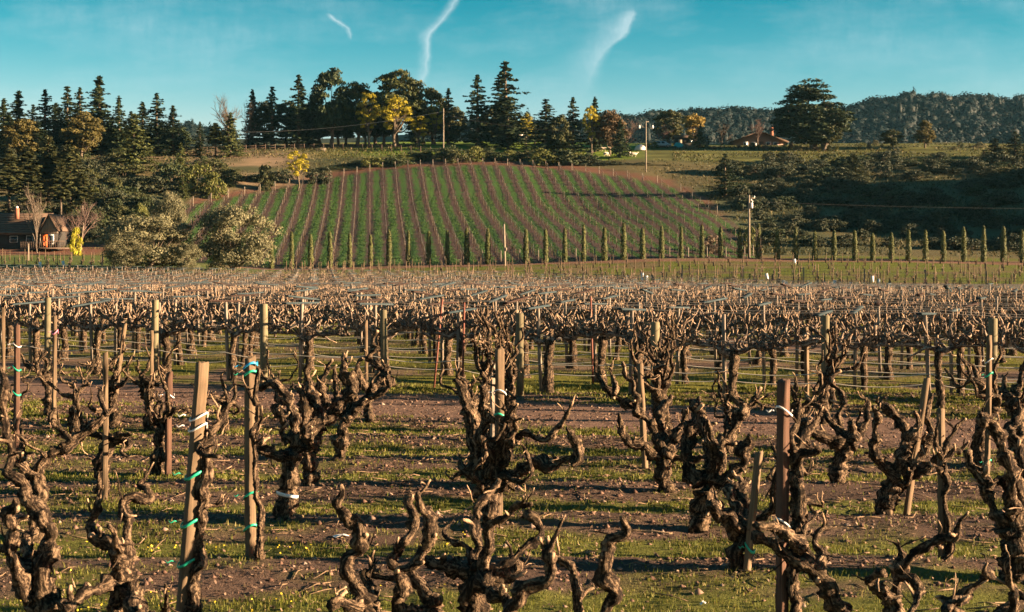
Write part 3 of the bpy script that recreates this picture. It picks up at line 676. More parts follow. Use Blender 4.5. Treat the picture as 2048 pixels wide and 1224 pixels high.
# knoll trees
plant('bare_tree', BAR[0], 458, 180, 92, 308, 'bark_tree', 'big leafless tree at the left end of the knoll', 'bare tree')
plant('bare_tree', BAR[1], 492, 196, 50, 322, 'bark_tree', 'leafless tree half behind the dark knoll trees', 'bare tree')
KN = [(505,178,44,326,CON,2,'conifer','dark conifer right of the big leafless tree'),(544,172,66,322,CON,3,'conifer','wide dark conifer at the left of the knoll'),(597,148,66,320,CON,0,'conifer','tall dark conifer on the left half of the knoll'),
      (624,186,44,326,CON,2,'conifer','slim dark conifer beside the tall left knoll conifer'),(660,140,80,322,OAK,1,'conifer','dark round headed tree with a patch of yellow on the knoll'),(575,205,70,330,OAK,0,'oak','dark spreading tree under the tall left knoll conifer'),
      (640,215,80,334,OAK,2,'oak','dark spreading tree behind the knoll picnic table'),(714,168,78,324,OAK,2,'acacia_mix','dark acacia with scattered yellow blossom on the knoll'),(796,142,100,322,OAK,0,'acacia_mix','large dark tree with yellow blossom below on the knoll'),
      (832,172,44,328,CON,2,'conifer','narrow conifer right of the large blossoming tree'),(868,178,66,324,OAK,1,'oak','dark tree left of the tall utility pole'),(897,176,54,322,CON,1,'conifer','dark conifer directly behind the tall utility pole'),
      (955,149,84,318,CON,1,'conifer','shorter one of the two tall conifers at the knoll centre'),(1011,121,100,318,CON,0,'conifer','tallest conifer at the knoll centre'),(1016,200,80,314,CONL,0,'conifer','younger green conifer at the foot of the tallest one'),
      (690,225,70,336,OAK,0,'oak','dark tree in shade right of the knoll picnic table'),(752,220,70,336,OAK,1,'oak','dark tree behind the blossoming acacias'),
      (1092,197,92,304,CON,3,'conifer','broad conifer right of the white canopy tent'),(1118,232,50,303,OAK,1,'oak','olive green tree pressed against the broad conifer'),(1146,194,64,306,CON,1,'conifer','dark conifer between the broad conifer and yellow acacia'),
      (1190,193,44,312,CON,2,'conifer','dark spire behind the yellow acacia'),(1240,238,44,300,CONL,1,'conifer','narrow dark green tree in front of the orange tree')]
KN += [(x_, t_, w_, 330, OAK, k_, 'oak', lb_) for x_, t_, w_, k_, lb_ in [(528,205,52,0,'dark rounded tree low between the left knoll conifers'),(610,208,60,1,'dark rounded tree under the slim left knoll conifer'),(676,205,60,2,'dark rounded tree behind the yellow crowned tree'),(730,212,56,0,'dark rounded tree behind the left yellow acacia'),(770,205,60,1,'dark rounded tree behind the largest yellow acacia'),(850,215,56,2,'dark rounded tree right of the large blossoming tree'),(910,215,44,0,'dark rounded tree right of the tall utility pole'),(985,215,60,1,'dark rounded tree between the two tall centre conifers'),(1070,250,44,2,'dark rounded bushy tree right of the white canopy')]]
for px, top, w, d, K, k, mt, lb in KN: plant('conifer' if K in (CON, CONL) else 'broadleaf_tree', K[k], px, top, w*(1.12 if K is CON else 1.1), d, mt, lb, 'conifer' if K in (CON,CONL) else 'tree')
for px, top, w, d, lb in [(737,185,52,318,'yellow acacia left of the large blossoming tree'),(792,190,74,316,'largest yellow acacia under the dark knoll tree'),(838,232,44,318,'small yellow acacia right of the largest one'),(872,205,30,321,'yellow tinged treetop left of the utility pole'),
                          (1052,228,34,322,'round yellow acacia beside the white canopy'),(1183,212,34,304,'narrow yellow acacia behind the sheep')]:
    plant('acacia_tree', ACA[int(px)%2], px, top, w, d, 'acacia', lb, 'acacia tree', 'yellow acacias on the knoll')
plant('broadleaf_tree', OAK[0], 1220, 222, 72, 306, 'autumn', 'orange brown leafed tree at the right end of the knoll', 'tree')
plant('bare_tree', BAR[1], 1250, 235, 60, 318, 'bark_pink', 'leafless tree behind the orange leafed tree', 'bare tree')
# right plateau
plant('bare_tree', BAR[0], 1322, 244, 46, 328, 'bark_pink', 'tan leafless tree by the parked car', 'bare tree')
plant('broadleaf_tree', OAK[2], 1338, 220, 62, 338, 'oak', 'dark round tree behind the parked car', 'tree')
plant('bamboo', FAN[0], 1386, 228, 42, 330, 'bamboo', 'yellow bamboo clump beside the dark shed', 'bamboo')
plant('conifer', CONL[0], 1400, 250, 40, 326, 'conifer_lit', 'squat green conifer in front of the bamboo', 'conifer')
plant('bare_tree', BAR[1], 1442, 244, 54, 330, 'bark_tree', 'grey leafless tree left of the low brown house', 'bare tree')
plant('bare_tree', BAR[0], 1516, 236, 54, 336, 'bark_pink', 'tan leafless tree behind the low brown house', 'bare tree')
plant('pine_tree', PIN[0], 1620, 164, 150, 318, 'conifer', 'huge spreading pine on the right plateau', 'pine tree')
plant('pine_tree', PIN[1], 1650, 205, 70, 316, 'pine', 'smaller pine pressed against the right side of the huge plateau pine', 'pine tree')
plant('broadleaf_tree', OAK[0], 1784, 260, 46, 318, 'oak', 'small dark round tree alone on the plateau edge', 'tree')
plant('broadleaf_tree', OAK[1], 1850, 242, 42, 318, 'gold', 'small tan tree alone on the plateau edge', 'tree')
plant('conifer', CON[3], 1450, 306, 74, 256, 'conifer', 'lone dark conifer on the slope right of the hillside rows', 'conifer')
plant('conifer', CONL[1], 1705, 306, 62, 276, 'pine', 'tan green conifer halfway up the shaded right slope', 'conifer')
for i, (px, top, w, d) in enumerate([(1990,276,54,300),(2030,262,56,300),(2060,285,60,296),(1968,300,46,296)]):
    plant('conifer', CON[i%4], px, top, w*1.1, d, 'conifer', ['dark conifer left of the right edge cluster peak','tallest dark conifer at the right edge','dark conifer cut by the right edge of the photo','lowest dark conifer of the right edge cluster'][i], 'conifer', 'right edge conifers')
for i, (px, top, w, d) in enumerate([(1425,470,40,196),(1500,455,30,199)]):
    plant('bush', BSH[i], px, top, w, d, 'twig' if i == 0 else 'bush_light', ['tan dry bush left of the pole with the transformer','pale green bush right at the pole with the transformer'][i], 'bush')
plant('bare_tree', BRS[0], 1512, 452, 26, 186.5, 'bark_pale', 'thin pale sapling beside the pole with the transformer', 'sapling', tmat='bark_pale')
# hedge above the hillside rows
g = np.random.default_rng(5)
hp = [(x, 298+abs(x-960)*0.045+g.normal(0,5), g.uniform(40,66), 291+g.normal(0,3)) for x in np.arange(660, 1180, 17)]
for i, (px, top, w, d) in enumerate(hp):
    if abs(px-887) < 8: continue
    plant('bush', BSH[i%4], px, top+abs(min(px,860)-860)*0.13, w, d-max(0,860-px)*0.05, ['bush','bush_light','bush','oak'][i%4], 'dark green bush in the hedge above the hillside rows', 'bush', 'hedge bushes above the hillside rows')
for i, px in enumerate(np.arange(1170, 1345, 16)):
    plant('bush', BSH[i%4], px, 318+(px-1170)*0.10+g.normal(0,3), g.uniform(28,46), 288, 'bush_dark', 'low dark bush right of the hedge, above the hillside rows', 'bush', 'low bushes right of the hedge')
for i, px in enumerate(np.arange(470, 660, 20)):
    if abs(px-595) < 18: continue
    plant('bush', BSH[i%4], px, 352-(px-470)*0.10+g.normal(0,3), g.uniform(30,46), 268, 'bush_dark', 'low dark bush beside the yellow acacia', 'bush', 'low bushes beside the yellow acacia')
# shaded scrub on the right slope
for i, px in enumerate(np.arange(-30, 370, 24)):
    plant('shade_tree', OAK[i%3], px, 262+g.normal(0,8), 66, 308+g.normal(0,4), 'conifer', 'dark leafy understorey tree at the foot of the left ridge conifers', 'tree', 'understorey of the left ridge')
n = 0
while n < 200:
    px, d = g.uniform(1345, 2120), g.uniform(206, 300)
    x = (px-CX)*d/F; z = H1(x, d); py = HY-F*(z-CH)/d
    if px < 1420+max(0,(py-320))*0.7 and py > 312: continue
    if py < 304: continue
    if fbm(x*0.045, d*0.06, 17, 3) < 0.30 + (0.14 if px < 1540 else 0): continue
    hpx = g.uniform(12,30); w = g.uniform(28,74)
    plant('scrub_bush', BSH[n%4], px, py-hpx, w, d, ['bush_dark','bush_dark','bush_dark','bush','bush_dark'][n%5], 'dark scrub bush on the shaded right slope', 'bush', 'scrub on the shaded right slope'); n += 1
n = 0
while n < 100:
    px, d = g.uniform(-20, 470), g.uniform(208, 296); x = (px-CX)*d/F; z = H1(x, d); py = HY-F*(z-CH)/d
    if py < (322 if px > 170 else 300) or (px > 170 and py < 350 and g.random() < .75) or py > crest_y(px)-14 and px > 345: continue
    plant('scrub_bush', BSH[n%4], px, py-g.uniform(14,34), g.uniform(26,64), d, ['bush_dark','bush','bush_dark','oak'][n%4], 'dark scrub bush on the left slope', 'bush', 'scrub on the left slope'); n += 1
for i, px in enumerate(np.arange(-40, 250, 22)):
    d = 206+g.normal(0,2); plant('bush', BSH[i%4], px, 458+g.normal(0,8), 50, d, 'bush_dark', 'dark shrub behind the wooden house', 'bush', 'dark shrubs behind the house')
for i, px in enumerate(np.arange(1296, 1960, 13)):
    if g.random() < 0.3: continue
    d = 320+g.normal(0,3); x = (px-CX)*d/F; py = HY-F*(H1(x,d)-CH)/d
    plant('garden_plant', BSH[i%4], px, py-g.uniform(4,13), g.uniform(8,20), d, ['bush','bush_light','twig','olive'][i%4], 'small garden plant along the plateau edge', 'plant', 'garden plants along the plateau edge')
# row of cypresses along the foot of the hill
cx_ = list(np.linspace(543, 975, 12))+list(np.linspace(1052, 1518, 13))+list(np.linspace(1553, 1783, 7))+[1817,1851,1889,1928,1966,2006,2044]
for i, px in enumerate(cx_):
    px = px+g.normal(0,1.2); d = 186+1.2*math.sin(px*.01); x = (px-CX)*d/F; py = HY-F*(H1(x,d)-CH)/d
    hp_ = {0:54}.get(i, g.uniform(62,74)); 
    if 25 <= i <= 34: hp_ = g.uniform(52,64)
    if i > 34: hp_ = g.uniform(62,76)
    plant('cypress', CYP[i%4], px, py-hp_, 12.6+g.normal(0,.9), d, 'cypress', f'slim cypress, {ordn(i)} from the left along the hill foot', 'cypress', 'row of cypresses at the hill foot')
for i, (x, y, w) in enumerate([(49,104,9),(53,110,10),(52,117,9),(57,123,10),(58,130,9)]):  # unseen trees, added outside the view to cast a shade band
    plant('broadleaf_tree', OAK[i%3], CX+F*x/y, HY-F*(11+i%2-CH)/y, w*F/y, y, 'oak', f'unseen tree added for shade beyond the right edge, {ordn(i)} from the front', 'tree', 'added shade trees beyond the right edge')
# forest on the far hills: one mass of crowns
def icos():
    t = (1+5**.5)/2; V = unit(np.array([[-1,t,0],[1,t,0],[-1,-t,0],[1,-t,0],[0,-1,t],[0,1,t],[0,-1,-t],[0,1,-t],[t,0,-1],[t,0,1],[-t,0,-1],[-t,0,1]],float))
    T = [[0,11,5],[0,5,1],[0,1,7],[0,7,10],[0,10,11],[1,5,9],[5,11,4],[11,10,2],[10,7,6],[7,1,8],[3,9,4],[3,4,2],[3,2,6],[3,6,8],[3,8,9],[4,9,5],[2,4,11],[6,2,10],[8,6,7],[9,8,1]]
    V = list(map(tuple,V)); mid = {}
    def mp(a_,b_):
        k = (min(a_,b_),max(a_,b_))
        if k not in mid: V.append(tuple(unit((np.array(V[a_])+np.array(V[b_]))/2))); mid[k] = len(V)-1
        return mid[k]
    T2 = []
    T2 = T
    return np.array(V), np.array(T2)
def forest():
    g = np.random.default_rng(9); n = 5600
    x = g.uniform(-420, 560, n*2); y = FD0+60+(FD1+12-FD0-60)*g.random(n*2)**0.8
    px = CX+F*x/y; k = ((px > 840) & (px < 2200) | (px > 330) & (px < 470)); x, y = x[k][:n], y[k][:n]; n = len(x)
    z = hill_z(x, y); m = 36
    R = g.uniform(2.6,5.6,n); hh = R*g.uniform(1.2,1.8,n); sp = g.random(n) < 0.03; R[sp] *= 0.7; hh[sp] *= 1.9
    tvv = np.clip(g.random(n)**2.2*0.8+0.9*(fbm(x*.012,y*.012,3,3)-.5),0,1)
    IV, IT = icos(); nv = len(IV)
    def shp(d):   # d: (n,k,3) unit vectors -> positions on the crown
        tp = np.where(sp[:,None], np.clip(1-d[:,:,2]*.8,.1,1), 1.0)
        return np.stack([x[:,None]+d[:,:,0]*R[:,None]*tp, y[:,None]+d[:,:,1]*R[:,None]*tp, z[:,None]+hh[:,None]*(.45+.55*d[:,:,2])+.6],-1)
    B = shp(np.repeat(IV[None],n,0)*g.uniform(.6,.9,(n,nv,1)))
    mb = MB(); mb.add(B.reshape(-1,3), None, (np.arange(n)[:,None,None]*nv+IT[None]).reshape(-1,3), tv=np.repeat(tvv,nv))
    d = unit(g.normal(0,1,(n,m,3))); d[:,:,2] = np.abs(d[:,:,2])*1.05-.1
    C = shp(d*g.uniform(.85,1.1,(n,m,1)))
    V, Q = leaves(C.reshape(-1,3), (d+g.normal(0,.13,d.shape)).reshape(-1,3), np.repeat(R*.32, m)*g.uniform(.6,1.3,n*m), .8, g)
    mb.add(V, Q, tv=np.repeat(tvv, m*4))
    tag(ob('forest', mb.mesh('forest'), M['forest']), kind='stuff', label='dense wood covering the far hills', cat='forest')
forest()
# ---------------------------------------------------------------- foreground head-trained vines
def wiggle(n, g, amp, cell=6):
    k = max(3, n//cell+2); q = g.normal(0, amp, (k,3)); t = np.linspace(0, k-1.001, n); i = t.astype(int); f = (t-i)[:,None]; f = f*f*(3-2*f)
    w = q[i]*(1-f)+q[i+1]*f; e_ = np.minimum(1, np.arange(n)/6.0)[:,None]; return w*e_
def limb_mesh(C, g, seg=10, step=0.022, rough=0.17, wig=0.010, knots=0.22, tip=0.0, flare=False, capr=None):
    """gnarled wood through control rows (x,y,z,r)"""
    S = spline(C, step); n = len(S); pt = S[:,:3]+wiggle(n, g, wig); r = np.maximum(S[:,3], .004)
    k = max(3, n//5); kn = g.normal(0,1,k+2); t = np.linspace(0, k, n); i = t.astype(int); f = t-i; f = f*f*(3-2*f)
    r = r*np.clip(1+knots*(kn[i]*(1-f)+kn[i+1]*f), .6, 1.7)
    if flare: s = np.linspace(0,1,n); r = r*(1+0.55*np.exp(-s*9))
    V,Q,T,bk = tube(pt, r, seg, rough, g, cell=.042, nth=max(4,seg//2))
    tp = np.zeros(len(V))
    if tip > 0:
        s = np.repeat(np.linspace(0,1,n), seg); tp[:len(s)] = np.clip((s-(1-tip))/max(tip*.6,1e-3), 0, 1); tp[-1] = 1
    return MB().add(V,Q,T,bark=bk,tip=tp), pt, r
def spur(g, p, d, L_, r, parent, name='spur', cane=0.5):
    q = [p]; d = unit(d)
    for k in range(3): d = unit(d+g.normal(0,.38,3)+np.array([0,0,.18])); q.append(q[-1]+d*L_/3)
    C = np.column_stack([np.array(q), [r, r*.85, r*.68, max(r*.48,.003)]])
    mb, _, _ = limb_mesh(C, g, 7, .022, .15, .004, .25, cane)
    return ob(name, mb.mesh(name, False), M['bark'], parent)
def vine(label, base, trunk, arms, seed, fill=0, spurs=3, cat='grapevine', depth=None, name='grapevine', off=None):
    """base = photo point of the foot; trunk = rows (px,py,width px); arms = lists of rows (px,py,width px) in the photo, each arm swinging
    nearer or farther along its length; everything is turned into real positions around the vine's own distance"""
    g = np.random.default_rng(seed); d = depth or dep(base[1])
    bx = (base[0]-CX)*d/F; bz = H1(bx, d)
    root = thing(name, label, cat, (bx, d, bz), 'old head-trained vines'); o = np.array([bx,d,bz])
    def rows(lst, d0, d1):
        n = len(lst); out = []
        for k, (px,py,w) in enumerate(lst):
            t = k/max(n-1,1); dd = d+d0+(d1-d0)*t**0.8; p = P(px,py,dd)-o; out.append([*p, w*.415*dd/F])
        return np.array(out)
    tr = rows([(base[0],base[1],trunk[0][2]*1.0)]+list(trunk), 0, 0); tr[0,:3] = (0,0,-.12)
    mb, tp, trr = limb_mesh(tr, g, 20, .018, .26, .014, .14, flare=True)
    ob('trunk', mb.mesh('trunk', False), M['bark'], root)
    for k, a_ in enumerate(arms):
        e_ = (off[k] if off else g.choice([-1,1])*g.uniform(.08,.38))
        C = rows(a_, 0, e_); mb, pt, r = limb_mesh(C, g, 12, .019, .27, .011, .24, tip=.03 if a_[-1][2] < 7 else 0)
        arm = ob('arm', mb.mesh('arm', False), M['bark'], root)
        ns = g.integers(spurs, spurs+3)
        for q in range(ns):
            i = int(len(pt)*g.uniform(.35,.97)); dv = unit(g.normal(0,1,3)+np.array([0,0,.6]))
            spur(g, pt[i]+dv*r[i]*.5, dv, *((g.uniform(.05,.14), min(r[i]*.55,.020)) if g.random() < .6 else (g.uniform(.10,.24), .006)), arm, cane=g.choice([.2,.4,.9]))
    hd = tp[-1]; hr = trr[-1]
    for k in range(fill): random_arm(g, root, hd, hr, k, fill)
    return root
def random_arm(g, root, hd, hr, k, n, up=0.0, spurs=2):
    th = (k+g.uniform(-.3,.3))/n*2*math.pi; el = g.uniform(.25,.9)+up; dv = np.array([math.cos(th), math.sin(th), el]); q = [hd-np.array([0,0,hr*.5])]; dv = unit(dv)
    L_ = g.uniform(.5,1.0); m = 8
    for s in range(m):
        ub = .06+.30*(s/m)+up*.12; dv = unit(dv+g.normal(0,.42,3)+np.array([0,0,ub])); q.append(q[-1]+dv*L_/m)
    r0 = hr*g.uniform(.36,.54); C = np.column_stack([np.array(q), np.linspace(r0, r0*.32, m+1)])
    mb, pt, r = limb_mesh(C, g, 11, .023, .27, .012, .26)
    arm = ob('arm', mb.mesh('arm', False), M['bark'], root)
    for s in range(g.integers(spurs, spurs+3)):
        i = int(len(pt)*g.uniform(.4,.98)); d2 = unit(g.normal(0,1,3)+np.array([0,0,.7]))
        spur(g, pt[i]+d2*r[i]*.5, d2, *((g.uniform(.05,.14), min(r[i]*.55,.018)) if g.random() < .6 else (g.uniform(.10,.24), .006)), arm, cane=g.choice([.2,.4,.9]))
def generic(label, base, seed, hh=0.5, r=.085, n=6, lean=0.0, name='grapevine'):
    g = np.random.default_rng(seed); d = dep(base[1]); bx = (base[0]-CX)*d/F; bz = H1(bx,d)
    root = thing(name, label, 'grapevine', (bx,d,bz), 'old head-trained vines')
    C = np.array([[0,0,-.12,r*1.15],[lean*.3+g.normal(0,.02),g.normal(0,.03),hh*.5,r],[lean+g.normal(0,.03),g.normal(0,.04),hh,r*1.1]])
    mb, tp, trr = limb_mesh(C, g, 18, .022, .26, .014, .14, flare=True); ob('trunk', mb.mesh('trunk', False), M['bark'], root)
    for k in range(n): random_arm(g, root, tp[-1], trr[-1], k, n, up=0.9 if hh > .72 else 0.2, spurs=2)
    return root
VN = [
 ('dark gnarled vine in the bottom centre with a bent arm like a hook', (960,1290), [(950,1200,58),(955,1150,60)],
  [[(945,1150,44),(905,1130,34),(870,1126,28),(838,1112,22)], [(965,1150,38),(971,1100,28),(978,1058,24),(1003,1038,20),(1033,1019,17),(1058,1005,9)],
   [(955,1140,34),(952,1093,22),(953,1052,20),(961,1008,20),(983,984,18),(1001,962,12)], [(980,1165,34),(1012,1127,26),(1047,1096,22),(1073,1084,21),(1079,1061,20),(1062,1037,18),(1044,1022,14)],
   [(965,1152,34),(990,1178,30),(1012,1202,28),(1020,1240,28)], [(948,1130,30),(935,1092,18),(910,1082,15),(893,1070,12),(904,1047,7)], [(985,1150,30),(1018,1160,24),(1030,1130,24),(1020,1112,14)]],
  [.25,-.3,.3,.15,-.5,.45,.2]),
 ('vine at the bottom with two serpentine arms left of centre', (850,1300), [(862,1240,50),(870,1215,50)],
  [[(860,1230,34),(800,1225,32),(797,1178,30),(800,1142,28),(830,1119,27),(853,1089,26),(859,1062,27),(857,1036,26),(843,1012,21),(838,990,8)],
   [(870,1215,34),(848,1172,27),(820,1150,25),(782,1125,25),(787,1104,25),(819,1079,25),(831,1054,24),(825,1026,22),(814,1003,19),(821,989,15),(843,980,12),(859,964,6)], [(800,1160,24),(772,1156,20),(750,1150,20),(750,1122,17)]], [-.25,.3,.15]),
 ('vine at the bottom with one tall snaking arm ending in a bent stub', (740,1310), [(738,1262,44),(735,1235,44)],
  [[(735,1235,40),(727,1189,35),(705,1161,35),(694,1138,34),(717,1106,30),(721,1077,29),(716,1049,29),(693,1034,27),(675,1015,24),(682,993,20),(688,985,14),(690,973,6)], [(745,1235,34),(747,1183,24),(726,1142,18)], [(725,1230,32),(713,1211,28),(680,1205,26),(657,1212,22)]], [-.1,.2,-.25]),
 ('nearest dark vine with three thick upright arms right of bottom centre', (1120,1440), [(1118,1330,70),(1115,1290,70)],
  [[(1060,1290,44),(1026,1235,36),(1034,1195,34),(1058,1170,34),(1094,1155,34),(1099,1127,32),(1097,1099,27),(1104,1085,14),(1115,1062,11),(1133,1038,6)], [(1140,1290,40),(1158,1232,26),(1150,1175,25),(1138,1133,23),(1117,1119,17),(1108,1096,6)],
   [(1150,1300,48),(1205,1232,40),(1219,1189,40),(1213,1147,34),(1213,1113,31),(1231,1082,28),(1252,1056,20),(1248,1030,9)]], [-.15,.1,-.1]),
 ('big mossy vine in the bottom left corner with looping arms', (95,1340), [(100,1270,58),(104,1235,56)],
  [[(104,1235,50),(93,1189,46),(65,1155,44),(37,1122,38),(17,1105,26),(-8,1090,14)], [(95,1230,44),(86,1141,36),(94,1105,36),(98,1071,34),(79,1037,32),(53,1001,28),(37,967,24),(17,947,20),(7,941,18),(14,917,18),(7,880,17),(8,845,16),(5,790,17),(10,762,16),(3,735,9)],
   [(60,1200,40),(30,1133,34),(31,1093,30),(25,1060,29),(17,1037,24),(22,1015,18),(34,998,12)], [(80,1225,40),(50,1180,32),(62,1120,30),(50,1085,24)]], [.2,.35,-.3,.5]),
 ('dark leaning vine at the left with an arm reaching right over the stake', (72,1078), [(76,1005,36),(72,945,38)],
  [[(72,945,30),(95,917,26),(126,897,24),(157,875,24),(197,842,22),(222,824,18),(232,812,10)], [(215,830,17),(205,794,13),(198,772,6)], [(142,885,18),(125,856,15),(104,842,13),(112,818,7)], [(66,950,24),(48,925,17),(46,900,14),(44,850,9)], [(75,950,24),(55,940,20),(30,915,16),(20,880,11),(26,850,6)]], [.2,.25,.1,.2,-.3]),
 ('vine at the bottom left with a looped knob on its right arm', (240,1320), [(245,1240,50),(242,1150,48)],
  [[(242,1140,34),(224,1090,24),(192,1071,22),(181,1046,21),(193,1020,17),(194,979,10)], [(250,1140,36),(258,1077,27),(250,1037,27),(247,1004,25),(270,998,24),(292,998,28),(293,976,22),(280,967,15),(293,950,9),(307,928,5)],
   [(255,1180,48),(282,1240,44)], [(245,1150,42),(236,1110,30),(230,1085,17),(225,1053,8)], [(240,1165,38),(182,1180,30),(124,1220,28)], [(280,1240,26),(330,1225,18),(333,1195,12),(327,1165,7)]], [.2,.3,-.5,-.5,-.4,-.5]),
 ('straight young vine tied to the tall tilted stake at left', (385,1262), [(384,1200,30),(398,1110,30),(401,1050,26),(404,1000,27),(410,950,25),(414,900,25),(420,860,22)],
  [[(404,1010,20),(425,1012,14),(447,1008,9)], [(412,950,18),(417,945,14),(424,938,8)], [(418,870,18),(440,845,16),(455,815,12)], [(418,868,16),(408,845,14),(400,820,8)], [(418,880,16),(400,900,12),(436,912,9)]], [.1,.05,.2,.1,-.2]),
 ('thin young vine tied with green tape to the stake at left centre', (514,1128), [(522,1092,16),(513,1000,12),(506,900,12),(512,800,11),(517,742,10)],
  [[(513,870,9),(525,845,7),(533,830,4)], [(507,890,9),(520,878,7),(528,872,4)], [(510,810,9),(500,790,7),(492,772,4)]], [.05,-.05,.1]),
 ('stout vine with a white tag round its trunk', (562,1042), [(574,990,44),(580,935,44),(590,900,50)],
  [[(585,915,34),(545,905,24),(510,893,19),(488,880,10)], [(592,895,40),(590,850,27),(575,800,25),(560,776,22),(538,768,20),(518,776,14)], [(575,880,26),(562,862,18),(563,840,14),(565,815,6)], [(600,885,36),(618,868,32),(628,850,26),(640,815,22),(622,790,18),(618,760,12)], [(598,890,28),(610,850,22),(608,810,18),(600,775,12)]], [-.2,.2,-.1,.4,.3]),
 ('thick shaggy vine second along the diagonal row left of centre', (625,976), [(620,910,38),(625,855,40)],
  [[(625,852,34),(655,838,30),(680,815,26),(700,785,22),(704,762,20),(690,745,14)], [(625,850,30),(612,815,24),(607,790,20),(620,768,18),(612,745,14),(620,722,8)], [(640,845,26),(650,800,22),(642,770,18),(655,745,14),(660,715,6)], [(630,845,26),(622,800,20),(640,780,18)]], [.2,-.25,.1,.3]),
 ('slim leaning vine third along the diagonal row left of centre', (672,926), [(684,880,27),(688,840,28)],
  [[(688,840,26),(712,815,22),(700,780,20),(685,755,16),(690,725,12),(684,705,6)], [(690,840,24),(735,800,20),(762,785,16),(778,770,12),(775,748,8)], [(686,835,22),(672,800,18),(668,765,14),(672,735,10)], [(690,835,20),(705,790,18),(718,765,14),(705,740,10)]], [.2,-.2,.1,.3]),
 ('small vine at the track edge in front of the round trellis post', (738,848), [(738,815,24),(742,785,24)],
  [[(742,785,20),(765,775,16),(780,768,15),(782,755,13)], [(742,785,20),(760,760,18),(758,730,15),(735,715,13),(757,700,11),(745,685,9),(755,660,5)], [(740,785,18),(722,760,16),(715,735,13),(725,715,9)], [(745,780,18),(768,750,14),(775,730,10)]], [.1,.3,-.2,.2]),
 ('tall tangled vine at the centre with a long arm reaching right', (985,1062), [(980,1010,46),(970,968,52)],
  [[(960,965,44),(952,915,34),(946,870,32),(940,830,30),(930,800,26),(922,775,22),(906,758,12)], [(1000,968,40),(1035,948,34),(1060,932,30),(1080,923,28),(1100,936,30),(1122,926,26),(1154,920,24),(1150,885,18),(1135,852,8)],
   [(985,930,28),(1020,885,22),(1050,868,20),(1082,882,18),(1110,862,17),(1127,838,15),(1140,805,6)], [(975,960,36),(985,910,30),(965,870,26),(975,835,22),(962,805,18),(968,770,12)], [(950,950,26),(925,935,17),(923,915,8)], [(1005,960,30),(1010,900,24),(1030,860,20),(1022,830,14),(1035,805,6)], [(990,950,30),(1000,880,22),(1012,840,16),(1004,812,8)]], [.2,-.3,-.2,-.3,.1,-.35,-.3]),
 ('broad vine with a leaning bleached trunk right of centre', (1390,1064), [(1402,1025,44),(1410,975,48)],
  [[(1400,970,40),(1378,935,34),(1370,895,30),(1384,858,30),(1390,820,26),(1380,798,16)], [(1415,965,38),(1420,920,32),(1412,880,28),(1402,850,24),(1396,810,18),(1398,790,8)], [(1425,965,36),(1465,945,30),(1488,925,28),(1484,900,26),(1500,885,18),(1498,870,8)],
   [(1420,960,34),(1440,900,28),(1452,870,26),(1478,838,26),(1488,815,22),(1465,795,15),(1458,785,8)], [(1480,828,20),(1505,805,14),(1520,778,6)], [(1420,960,30),(1430,920,26),(1424,885,24),(1418,860,18),(1418,838,8)], [(1440,960,30),(1470,985,26),(1475,1005,20)]], [.2,.3,-.3,.1,.1,-.3,-.1]),
 ('dark vine with long left arms behind the pale stake', (1340,988), [(1330,945,34),(1326,920,36)],
  [[(1320,918,30),(1288,893,22),(1258,882,18),(1243,858,16),(1240,828,9)], [(1322,900,28),(1300,850,20),(1272,815,18),(1245,802,18),(1216,782,17),(1200,760,16),(1191,737,15),(1188,712,9)], [(1272,830,16),(1275,800,14),(1262,770,13),(1248,745,10),(1247,722,5)], [(1330,915,30),(1350,880,26),(1366,850,22),(1372,820,18)], [(1326,912,28),(1330,870,24),(1318,840,20),(1330,810,18),(1345,790,10)], [(1228,790,12),(1228,760,9),(1224,735,5)]], [-.2,.25,.3,.1,.4,.2]),
 ('dark vine behind the short leaning stake at the lower right', (1462,1148), [(1478,1100,38),(1482,1062,44)],
  [[(1478,1060,36),(1455,1035,32),(1430,1020,28),(1415,1000,20)], [(1495,1055,34),(1530,1032,26),(1550,1010,24),(1548,975,22),(1552,950,16),(1570,925,12),(1545,905,7)], [(1482,1055,32),(1470,1020,26),(1460,985,24),(1463,960,16)], [(1485,1055,30),(1495,1015,26),(1480,985,22),(1492,955,18)], [(1540,960,18),(1555,930,14),(1548,893,8)]], [-.2,-.2,.3,.4,.1]),
 ('straight vine tied with white string to the dark red stake', (1592,1275), [(1590,1200,27),(1584,1110,27),(1594,1020,28),(1590,950,26),(1588,910,24)],
  [[(1592,935,18),(1612,945,16),(1640,938,8)], [(1594,925,18),(1612,910,15),(1635,905,12),(1632,885,6)], [(1588,912,20),(1610,880,18),(1630,850,14),(1640,820,8)], [(1590,1010,20),(1620,1005,14),(1650,1012,7)], [(1590,905,18),(1575,875,16),(1592,845,12),(1600,815,8)]], [.1,-.2,.3,.1,.2]),
 ('thick dark vine leaning across the dark red stake at lower right', (1705,1300), [(1700,1258,46),(1690,1232,44)],
  [[(1690,1232,42),(1645,1167,36),(1617,1127,34),(1576,1110,28),(1547,1088,25),(1524,1077,24),(1508,1077,20)], [(1620,1125,28),(1584,1083,25),(1552,1052,24),(1528,1050,20),(1514,1051,15)], [(1622,1120,24),(1609,1060,16),(1620,1042,10),(1637,1025,5)], [(1632,1140,28),(1642,1122,26),(1633,1090,23),(1637,1064,20),(1655,1053,13)]], [-.1,-.25,.2,.3]),
 ('forked vine at the lower right with a loop in its arms', (1795,1300), [(1790,1230,46),(1786,1195,42)],
